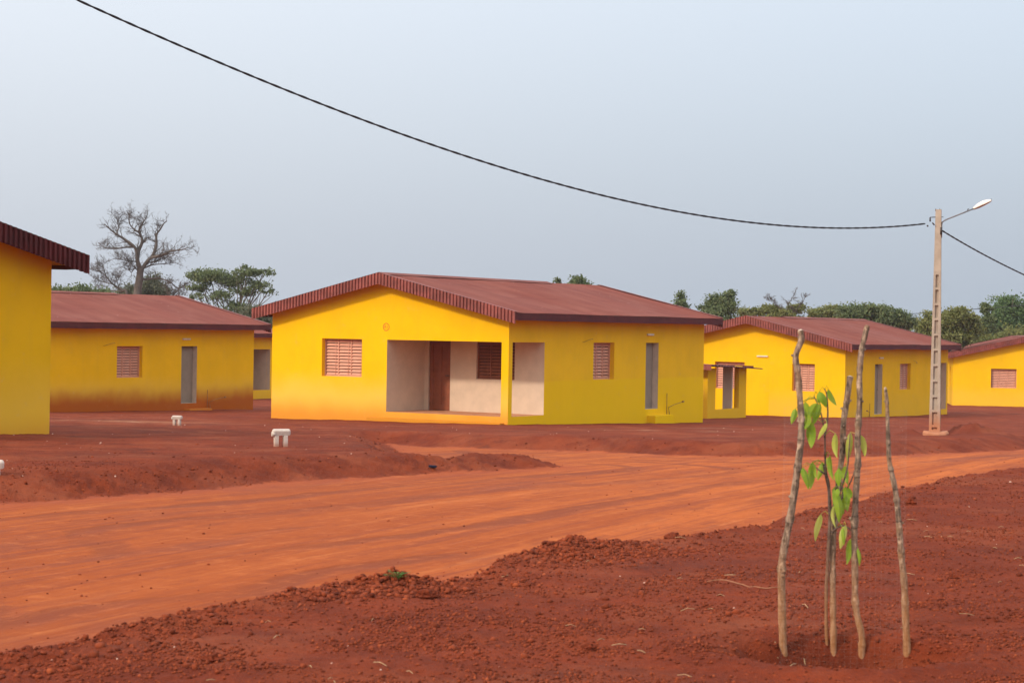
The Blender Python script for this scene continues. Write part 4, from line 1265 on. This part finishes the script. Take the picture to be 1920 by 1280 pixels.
# ------------------------------------------------------------------ small things on the ground
def litter():
    g = on_ground(811, 851)
    m = MB(); m.box(-.055, .055, -.03, .03, 0, .035)
    m.box(.056, .07, -.012, .012, .008, .028)
    o = m.build('plastic_bottle', simple_mat('blue_plastic', (0.020, 0.022, 0.040), .8, .2, 10, spec=.05), bevel=.012)
    o.location = (g[0], g[1], gz(*g) + .012); o.rotation_euler = (0, 0.05, .2)
    tag(o, 'dark blue plastic bottle lying on the bank beside the side road', 'bottle')
    a, b = on_ground(1326, 1093), on_ground(1456, 1104)
    m = MB()
    pts = []
    for k in range(14):
        t = k / 13
        p = a + (b - a) * t + np.array([0, .05 * math.sin(t * 5)])
        pts.append((p[0], p[1], gz(*p) + .012 + .012 * math.sin(t * 7)))
    m.tube(pts, [.0025 + .002 * math.sin(t * 3) for t in np.linspace(0, 1, 14)], 6)
    o = m.build('twig', simple_mat('dry_twig', (0.30, 0.13, 0.07), .8, .2, 30)); tag(o, 'dry reddish twig lying on the ground left of the stakes', 'twig')
    # weed on the heap
    g = on_ground(744, 1104)
    root = empty('weed', (g[0], g[1], gz(*g) + .01)); tag(root, 'tiny green weed growing on the clod heap at the road edge', 'weed')
    gm = leaf_mat('weed_leaf', (0.07, 0.15, 0.02), (0.13, 0.22, 0.04))
    m = MB()
    for k in range(26):
        th = random.random() * 6.28; r = .01 + .05 * random.random(); z = .02 + .03 * random.random()
        c = Vector((r * math.cos(th) * 1.2, r * math.sin(th), z)); dr = Vector((math.cos(th), math.sin(th), .3)).normalized(); sd = Vector((-math.sin(th), math.cos(th), 0)) * .008
        e = c + dr * (.03 + .02 * random.random())
        m.quad(c, (c + e) / 2 + sd, e, (c + e) / 2 - sd)
        m.tube([(0, 0, 0), c * .6 + Vector((0, 0, .01)), c], .0015, 4)
    m.build('leaves', gm, root)
    # a few larger single clods
    for px, py, s, lab in ((395, 1250, .035, 'dark clod of earth near the bottom edge, on the left'), (1104, 1218, .030, 'dark clod of earth low in the middle foreground'),
                           (1262, 1006, .055, 'lumpy dark clod sitting on the near road edge'), (1708, 946, .05, 'dark clod on the bank just right of the stakes'),
                           (1786, 1080, .028, 'small pale brown stone right of the stakes'), (800, 1120, .05, 'dark clod lying below the weed heap'), (1430, 1236, .022, 'small clod beside the foot of the stakes')):
        g = on_ground(px, py)
        bm = bmesh.new(); bmesh.ops.create_icosphere(bm, subdivisions=3, radius=1)
        for v in bm.verts:
            c = v.co
            k = 1 + .22 * math.sin(c.x * 4.1 + px) * math.cos(c.y * 3.7 + py) + .12 * math.sin(c.z * 9 + px) + .10 * math.sin(c.x * 13 + c.y * 11)
            v.co = Vector((c.x * 1.15, c.y, c.z * .85)) * k * s
        me = bpy.data.meshes.new('clod'); bm.to_mesh(me); bm.free()
        o = link_mesh('clod', me, CL); o.location = (g[0], g[1], gz(*g) + s * .25)
        tag(o, lab, 'clod', 'single clods and stones')
CL = simple_mat('clod_earth', (0.15, 0.030, 0.013), .95, .35, 40, .6, spec=.1)
litter()

# ------------------------------------------------------------------ trees
def foliage_mat(name, a, b_, c):
    m, nt, b = new_mat(name); n = N(nt)
    t = n('ShaderNodeAttribute', attribute_name='tone').outputs['Fac']
    col = n.mix(n.ramp(t, 0, .55), a, b_)
    col = n.mix(n.ramp(t, .6, 1.0), col, c)
    n.link(col, b.inputs['Base Color']); b.inputs['Roughness'].default_value = .6; b.inputs['Specular IOR Level'].default_value = .2
    tr = n('ShaderNodeBsdfTranslucent'); n.link(col, tr.inputs['Color'])
    mx = n('ShaderNodeMixShader'); mx.inputs[0].default_value = .25
    n.link(b.outputs[0], mx.inputs[1]); n.link(tr.outputs[0], mx.inputs[2]); n.link(mx.outputs[0], nt.nodes['Material Output'].inputs['Surface'])
    return m
FG = foliage_mat('foliage_dark', (0.085, 0.115, 0.052), (0.14, 0.180, 0.078), (0.22, 0.25, 0.12))
FO = foliage_mat('foliage_olive', (0.115, 0.135, 0.042), (0.195, 0.21, 0.07), (0.29, 0.28, 0.11))
FB = foliage_mat('foliage_grey', (0.07, 0.085, 0.05), (0.12, 0.13, 0.08), (0.17, 0.17, 0.11))
FF_ = foliage_mat('foliage_fresh', (0.06, 0.11, 0.04), (0.11, 0.18, 0.065), (0.18, 0.24, 0.10))
TK = simple_mat('tree_bark', (0.16, 0.125, 0.10), .9, .3, 5)
TKP = simple_mat('pale_bare_bark', (0.105, 0.085, 0.075), .9, .3, 2.5)

def leaves_mesh(blobs, n, size, seed, clump=.34, hollow=.55):
    """blobs: list of (center Vector, rx, ry, rz, weight); leaf sized quads gathered in clumps"""
    r = np.random.default_rng(seed)
    wts = np.array([b[4] * b[1] * b[3] for b in blobs]); wts = wts / wts.sum()
    P, Tn = [], []
    for (c, rx, ry, rz, _), w in zip(blobs, wts):
        m = int(n * w)
        nc = max(5, int(m / 42))
        dv = r.normal(size=(nc, 3)); dv /= np.linalg.norm(dv, axis=1)[:, None]
        rad = (hollow + (1 - hollow) * r.random(nc)) ** .8
        cc = dv * rad[:, None] * np.array([rx, ry, rz])
        cr = clump * (0.5 + r.random(nc)) * min(rx, rz) ** .7
        k = r.integers(0, nc, m)
        off = r.normal(size=(m, 3)) * .55 * cr[k][:, None] * np.array([1.15, 1.15, .65])
        P.append(cc[k] + off + np.array(c))
        tc = r.random(nc)
        Tn.append(np.clip(.55 * tc[k] + .45 * r.random(m), 0, 1))
    P = np.vstack(P); Tn = np.concatenate(Tn)
    m = len(P)
    a = r.normal(size=(m, 3)); a /= np.linalg.norm(a, axis=1)[:, None]
    b = r.normal(size=(m, 3)); b -= (a * b).sum(1)[:, None] * a; b /= np.linalg.norm(b, axis=1)[:, None]
    s = size * (.6 + .8 * r.random(m))[:, None]
    nrm = np.cross(a, b)
    q = np.stack([P - a * s, P + b * s * .5 + nrm * s * .15, P + a * s, P - b * s * .5 + nrm * s * .15], 1)
    return q.reshape(-1, 3), np.arange(m * 4).reshape(-1, 4), np.repeat(Tn, 4)

def tree(label, Y, blobs_px, trunk_px, n, mat, size=.15, seed=0, trunk_r=.16, clump=.62, hollow=.25, name='tree', cat='tree', depth=.8, limbs=True, bark=None, group='trees beyond the houses'):
    kpx = Y / F
    x0 = at(trunk_px, 700, Y).x
    zg = float(prof(np.array([Y]))[0]) - .1
    root = empty(name, (x0, Y, zg))
    tag(root, label, cat, group)
    base = Vector((x0, Y, zg))
    r = random.Random(seed)
    bl = []
    for i, b in enumerate(blobs_px):
        cx, cy, rx, ry = b[:4]; w = b[4] if len(b) > 4 else 1
        dy = (r.random() - .5) * rx * kpx * .9
        c = at(cx, cy, Y + dy) - base
        bl.append((c, rx * kpx, rx * kpx * depth, ry * kpx, w))
    V_, F__, tone = leaves_mesh(bl, int(n * 2.2), size * .58, seed + 11, clump * .9, hollow)
    mb = MB()
    zlow = min(b[0].z - b[3] * .5 for b in bl)
    fork = Vector((0, 0, max(.6, zlow * .75)))
    mb.tube([(0, 0, -.3), (0, 0, .1), fork * .5 + Vector((.06, 0, 0)), fork], [trunk_r * 1.3, trunk_r * 1.1, trunk_r, trunk_r * .85], 8)
    if limbs:
        for (c, rx, ry, rz, w) in bl:
            mid = fork.lerp(c, .5) + Vector((0, 0, -.12 * (c - fork).length))
            sp = spline([fork, mid, c + Vector((0, 0, rz * .3))], 8)
            mb.tube(sp, [trunk_r * (.6 - .055 * k) for k in range(8)], 6, cap=False)
            for q in range(6):
                th = r.random() * 6.28
                tip = c + Vector((rx * .85 * math.cos(th), ry * .85 * math.sin(th), rz * (r.random() * 1.3 - .4)))
                st = sp[r.randrange(3, 7)]
                mb.tube(spline([st, st.lerp(tip, .5) + Vector((0, 0, -.06 * rx)), tip], 5), [trunk_r * .25, trunk_r * .2, trunk_r * .15, trunk_r * .1, trunk_r * .05], 5, cap=False)
    mb.build('trunk', bark or TK, root)
    np_mesh('crown', V_, F__, mat, root, attr=dict(tone=tone))
    return root

def bare_tree(label, Y, limbs, seed, r0, depthspread=.35, sub=(7, 5, 3), name='bare_tree', wpx=120):
    """limbs: list of pixel polylines with start radius and end radius in metres"""
    rg = random.Random(seed)
    kpx = Y / F
    x0, y0 = limbs[0][0][0]
    zg = float(prof(np.array([Y]))[0]) - .1
    p0 = at(x0, y0, Y)
    base = Vector((p0.x, Y, zg))
    root = empty(name, base); tag(root, label, 'tree', 'trees beyond the houses')
    tr, br = MB(), MB()
    def grow(mb, p, d, length, r, level):
        pts = [p]; cur = p.copy(); dd = d.copy()
        ns = 6
        for i in range(ns):
            dd = (dd + Vector((rg.gauss(0, .22), rg.gauss(0, .22), rg.gauss(.03, .2)))).normalized()
            cur = cur + dd * length / ns; pts.append(cur.copy())
        rads = [r * (1 - .8 * i / ns) for i in range(ns + 1)]
        mb.tube(pts, rads, 4 if level > 1 else 5, cap=False)
        if level < 3:
            for i in range(1, ns + 1):
                for _ in range(2 if (level == 1 or i == ns) else 1):
                    if rg.random() < (.62 if level == 1 else .42):
                        dn = (pts[i] - pts[i - 1]).normalized()
                        nd = (dn + Vector((rg.gauss(0, .75), rg.gauss(0, .75), rg.gauss(.25, .5)))).normalized()
                        grow(mb, pts[i], nd, length * (.40 + .2 * rg.random()), max(.009, rads[i] * .55), level + 1)
    first = True
    for poly, ra, rb, dyend in limbs:
        n = len(poly)
        pts = [at(px, py, Y + dyend * i / (n - 1)) - base for i, (px, py) in enumerate(poly)]
        if first:
            pts = [Vector((0, 0, -.3)), Vector((0, 0, 1.0))] + pts[0:]
            m = len(pts); path = spline(pts, 30)
            tr.tube(path, [ra * 1.25 + (rb - ra * 1.25) * i / 29 for i in range(30)], 9); first = False
            src = path[16:]
        else:
            path = spline(pts, 22)
            rads = [ra + (rb - ra) * (i / 21) ** .8 for i in range(22)]
            br.tube(path, rads, 7, cap=False)
            for i in range(3, 22):
                if rg.random() < .62:
                    dn = (path[i] - path[i - 1]).normalized()
                    nd = (dn * .7 + Vector((rg.gauss(0, .7), rg.gauss(0, .7), rg.gauss(.35, .5)))).normalized()
                    grow(br, path[i], nd, (.75 + .8 * rg.random()) * (kpx * wpx / 4.0) * (1.15 - .5 * i / 21), max(.016, rads[i] * .5), 1)
    tr.build('trunk', TKP, root)
    br.build('branches', TKP, root)
    return root

z8 = lambda x, y: (140 + x / 4.8, 380 + y / 4.8)
P8 = lambda *a: [z8(a[i], a[i + 1]) for i in range(0, len(a), 2)]
bare_tree('tall leafless tree with pale trunk and wide twiggy crown behind the left house', 128, [
    (P8(565, 850, 578, 720, 588, 640, 592, 590), .26, .20, 0),
    (P8(592, 600, 566, 530, 558, 440, 530, 390, 450, 330, 370, 280, 310, 230, 270, 195), .17, .03, -.9),
    (P8(562, 500, 575, 430, 602, 370, 605, 320, 582, 265, 590, 220, 625, 165, 650, 125), .15, .03, .6),
    (P8(582, 265, 540, 245, 495, 190, 490, 120), .08, .02, -.4),
    (P8(596, 610, 655, 525, 700, 480, 735, 380, 735, 290, 770, 240, 800, 190, 830, 165), .15, .03, 1.0),
    (P8(690, 495, 790, 470, 870, 435, 960, 425, 1030, 400), .11, .025, -1.0),
    (P8(545, 400, 470, 400, 380, 412, 290, 410, 240, 385, 212, 360), .07, .02, .7),
    (P8(605, 690, 680, 685, 760, 680, 850, 710, 920, 760, 985, 765), .08, .02, 1.1),
    (P8(588, 640, 545, 590, 510, 625, 485, 590), .06, .02, -.5),
    (P8(565, 530, 500, 525, 430, 515, 350, 500), .05, .015, -1.0),
    (P8(620, 590, 700, 560, 800, 550, 900, 540), .06, .015, .8),
    (P8(640, 540, 720, 530, 800, 500, 890, 480), .06, .015, 1.2),
    (P8(375, 285, 400, 200, 370, 120), .05, .015, .4)], 5, .26, wpx=92)
bare_tree('low leafless tree leaning left, beside the tall bare one', 124, [
    (P8(470, 860, 430, 790, 400, 770), .10, .07, 0),
    (P8(420, 785, 340, 730, 270, 650, 220, 620, 155, 600), .07, .015, -.5),
    (P8(340, 730, 280, 720, 200, 690), .04, .012, .5),
    (P8(280, 655, 262, 590, 255, 540), .04, .012, .3),
    (P8(400, 770, 380, 700, 370, 660), .04, .012, -.4),
    (P8(430, 800, 330, 790, 240, 780, 180, 740), .05, .012, .4)], 9, .1, wpx=66)
bare_tree('small leafless shrub tree right of the tall bare trunk', 126, [
    (P8(850, 880, 845, 850, 840, 830), .06, .05, 0),
    (P8(845, 855, 900, 820, 940, 770, 985, 750), .045, .012, .4),
    (P8(845, 850, 830, 780, 845, 720), .04, .012, -.4),
    (P8(850, 855, 920, 840, 990, 810), .035, .01, .2)], 12, .06, wpx=55)
tree('low dark green tree peeping over the left house roof', 118, [(150, 552, 34, 16), (190, 556, 30, 13), (115, 552, 28, 14)], 160, 3200, FG, .16, 21)
tree('grey green bushy tree right behind the tall bare trunk', 142, [(285, 535, 24, 20), (245, 548, 26, 14), (305, 548, 14, 14), (270, 552, 35, 10)], 280, 3600, FB, .15, 22, .1)
tree('flat topped green umbrella tree between left and middle houses', 120, [
    (392, 517, 40, 13, 1.3), (430, 527, 34, 12, 1.0), (375, 540, 24, 9, .6), (465, 512, 26, 9, .7), (495, 510, 26, 7, .55), (480, 535, 30, 10, .6), (455, 548, 26, 9, .5), (505, 545, 20, 6, .3), (415, 555, 26, 12, .45), (370, 555, 18, 8, .3), (440, 575, 26, 14, .5), (462, 500, 16, 5, .3)],
    432, 5600, FG, .13, 23, .12, clump=.62, hollow=.1)
tree('shrubby tree seen in the narrow gap beside the middle house', 116, [(480, 600, 30, 24), (500, 625, 28, 26), (470, 640, 26, 20), (520, 600, 24, 22)], 492, 4200, FB, .15, 24, .1)
tree('treetop just showing over the middle house ridge', 124, [(1047, 527, 8, 6, .6), (1085, 526, 20, 8), (1070, 545, 30, 14), (1100, 540, 18, 12)], 1075, 2200, FG, .15, 25, .14, clump=.52, hollow=.2)
tree('slim pointed dark tree behind the middle house roof end', 122, [(1277, 556, 7, 9, .9), (1276, 572, 14, 10), (1278, 590, 18, 14)], 1277, 1600, FG, .15, 26, .1, clump=.52)
tree('upright ragged green tree in the gap above the right house', 120, [(1367, 552, 9, 12, .8), (1350, 566, 22, 14), (1325, 575, 14, 9, .7), (1345, 590, 34, 14), (1370, 575, 12, 14)], 1350, 3200, FG, .15, 27, .12, clump=.52, hollow=.25)
tree('olive tree with sparse twigs just behind the right house ridge', 126, [(1445, 580, 22, 9), (1490, 578, 18, 10), (1410, 586, 26, 9), (1468, 590, 40, 10)], 1460, 3600, FO, .14, 28, .12, clump=.52)
bare_tree('leafless twigs of a thin tree poking above the olive tree', 125, [
    (P8(0, 0, 1, 1) if False else [(1476, 612), (1475, 596), (1474, 588)], .05, .035, 0),
    ([(1474, 588), (1460, 575), (1448, 566), (1438, 560)], .03, .008, .3),
    ([(1474, 588), (1478, 572), (1484, 560), (1492, 548)], .03, .008, -.3),
    ([(1474, 590), (1494, 580), (1505, 566), (1510, 556)], .03, .008, .2)], 31, .05, wpx=40)
tree('low rounded tree between the olive and the big dark tree', 130, [(1535, 586, 22, 9), (1562, 582, 18, 10), (1545, 596, 36, 10)], 1545, 2600, FO, .14, 29, .1)
tree('broad dark green tree spreading behind the right house roof', 122, [(1600, 586, 34, 15), (1640, 582, 34, 14), (1680, 594, 28, 14), (1655, 602, 44, 16), (1702, 606, 20, 14), (1610, 602, 30, 12)], 1650, 7200, FG, .15, 30, .2, clump=.52)
tree('yellowish olive tree right behind the lamp post', 114, [(1795, 594, 28, 17), (1760, 610, 30, 18), (1740, 598, 14, 14, .8), (1810, 618, 32, 20), (1780, 635, 44, 16), (1735, 625, 22, 14), (1825, 600, 12, 10, .6)], 1752, 7800, FO, .15, 32, .2, clump=.52, hollow=.35)
tree('thin dark spiky tree right of the yellowish olive one', 116, [(1846, 580, 6, 13, 1.2), (1852, 598, 10, 10, 1.1), (1848, 615, 12, 14), (1858, 580, 5, 6, .7)], 1849, 1500, FG, .14, 33, .09, clump=.52, limbs=False)
tree('hazy pale green tree at the right picture edge', 150, [(1890, 572, 30, 24), (1880, 600, 40, 26), (1912, 600, 26, 30), (1860, 620, 28, 20), (1945, 590, 30, 30)], 1890, 7600, FF_, .17, 34, .2, clump=.52, hollow=.3)
tree('dense undergrowth between right and far right houses', 128, [(1800, 650, 40, 18), (1850, 645, 40, 20), (1900, 635, 40, 22), (1770, 665, 40, 20), (1790, 700, 30, 40)], 1810, 6200, FO, .16, 35, .03, name='bush', cat='bush', limbs=False)

# far wood beyond everything
def far_wood():
    r = np.random.default_rng(3)
    bl = []
    for x in np.arange(-130, 131, 5.0):
        h = 2.6 + 1.6 * r.random()
        bl.append((Vector((x + r.normal() * 1.5, 195 + 12 * r.random(), -2.9 + h * .45)), 4.2, 3.0, h, 1))
    V_, F__, tone = leaves_mesh(bl, 26000, .34, 5, .5, .5)
    o = np_mesh('far_wood', V_, F__, FG, attr=dict(tone=tone))
    tag(o, 'low far wood along the horizon behind the houses', 'wood', kind='stuff')
far_wood()

# ------------------------------------------------------------------ dry season haze
def haze():
    m = bpy.data.materials.new('haze'); m.use_nodes = True
    t = m.node_tree
    t.nodes.clear()
    out = t.nodes.new('ShaderNodeOutputMaterial'); v = t.nodes.new('ShaderNodeVolumePrincipled')
    v.inputs['Color'].default_value = (.86, .90, .96, 1); v.inputs['Density'].default_value = HAZE; v.inputs['Anisotropy'].default_value = .2
    t.links.new(v.outputs[0], out.inputs['Volume'])
    mb = MB(); mb.box(-260, 260, -45, 340, -4.6, 15.0)
    o = mb.build('haze', m); tag(o, 'thin dry season haze in the air', 'haze', kind='stuff')
HAZE = 0.00026
haze()

# ------------------------------------------------------------------ light, sky, camera
SUN_AZ, SUN_EL = 52.0, 30.0              # degrees to the left of straight behind the camera; height
sd = Vector((-math.sin(math.radians(SUN_AZ)) * math.cos(math.radians(SUN_EL)), -math.cos(math.radians(SUN_AZ)) * math.cos(math.radians(SUN_EL)), math.sin(math.radians(SUN_EL))))
sun = bpy.data.lights.new('sun', 'SUN'); sun.energy = 2.1; sun.angle = math.radians(4); sun.color = (1.0, .88, .72)
so = bpy.data.objects.new('sun', sun); COL.objects.link(so)
so.rotation_euler = sd.to_track_quat('Z', 'Y').to_euler()

world = bpy.data.worlds.new('World'); scene.world = world; world.use_nodes = True
nt = world.node_tree; n = N(nt)
bg = nt.nodes['Background']
sky = n('ShaderNodeTexSky', sky_type='NISHITA', sun_disc=False)
sky.sun_elevation = math.radians(SUN_EL)
sky.sun_rotation = math.atan2(sd.x, sd.y)
sky.air_density = 1.0; sky.dust_density = 6.0; sky.ozone_density = 1.0; sky.altitude = 0
# a thin even veil of dry-season haze over the clear sky, paler towards the sun
tcw = n('ShaderNodeTexCoord').outputs['Generated']
dt = n('ShaderNodeVectorMath', operation='DOT_PRODUCT'); n.link(tcw, dt.inputs[0]); dt.inputs[1].default_value = sd
f = n.ramp(dt.outputs['Value'], -1.0, -0.1)
veil = n.mix(f, (3.05, 3.6, 4.35), (4.6, 4.9, 5.45))
zs_ = n('ShaderNodeSeparateXYZ'); n.link(tcw, zs_.inputs[0])
veil = n.mix(n.ramp(zs_.outputs['Z'], 0.0, 0.22), veil, n.mix(1.0, veil, (1.36, 1.35, 1.31), 'MULTIPLY'))
veil = n.mix(n.ramp(dt.outputs['Value'], 0.0, 0.95), veil, (6.0, 6.0, 6.0))
veil = n.mix(n.ramp(zs_.outputs['Z'], 0.2, 0.75), veil, n.mix(1.0, veil, (1.75, 1.70, 1.62), 'MULTIPLY'))
n.link(n.mix(.78, sky.outputs[0], veil), bg.inputs['Color'])
bg.inputs['Strength'].default_value = 0.15

cam = bpy.data.cameras.new('camera'); co = bpy.data.objects.new('camera', cam); COL.objects.link(co)
cam.sensor_width = 36; cam.lens = F / 1920 * 36; cam.clip_end = 6000; cam.clip_start = .1
co.matrix_world = Matrix.Translation((0, 0, CAMZ)) @ Matrix.Rotation(math.pi / 2 + PIT, 4, 'X') @ Matrix.Rotation(ROL, 4, 'Z')
cam.dof.use_dof = True; cam.dof.focus_distance = 55; cam.dof.aperture_fstop = 9
scene.camera = co
scene.view_settings.view_transform = 'Standard'; scene.view_settings.look = 'None'; scene.view_settings.gamma = 1
scene.view_settings.exposure = 0.13
scene.cycles.max_bounces = 8; scene.cycles.diffuse_bounces = 4; scene.cycles.transparent_max_bounces = 8
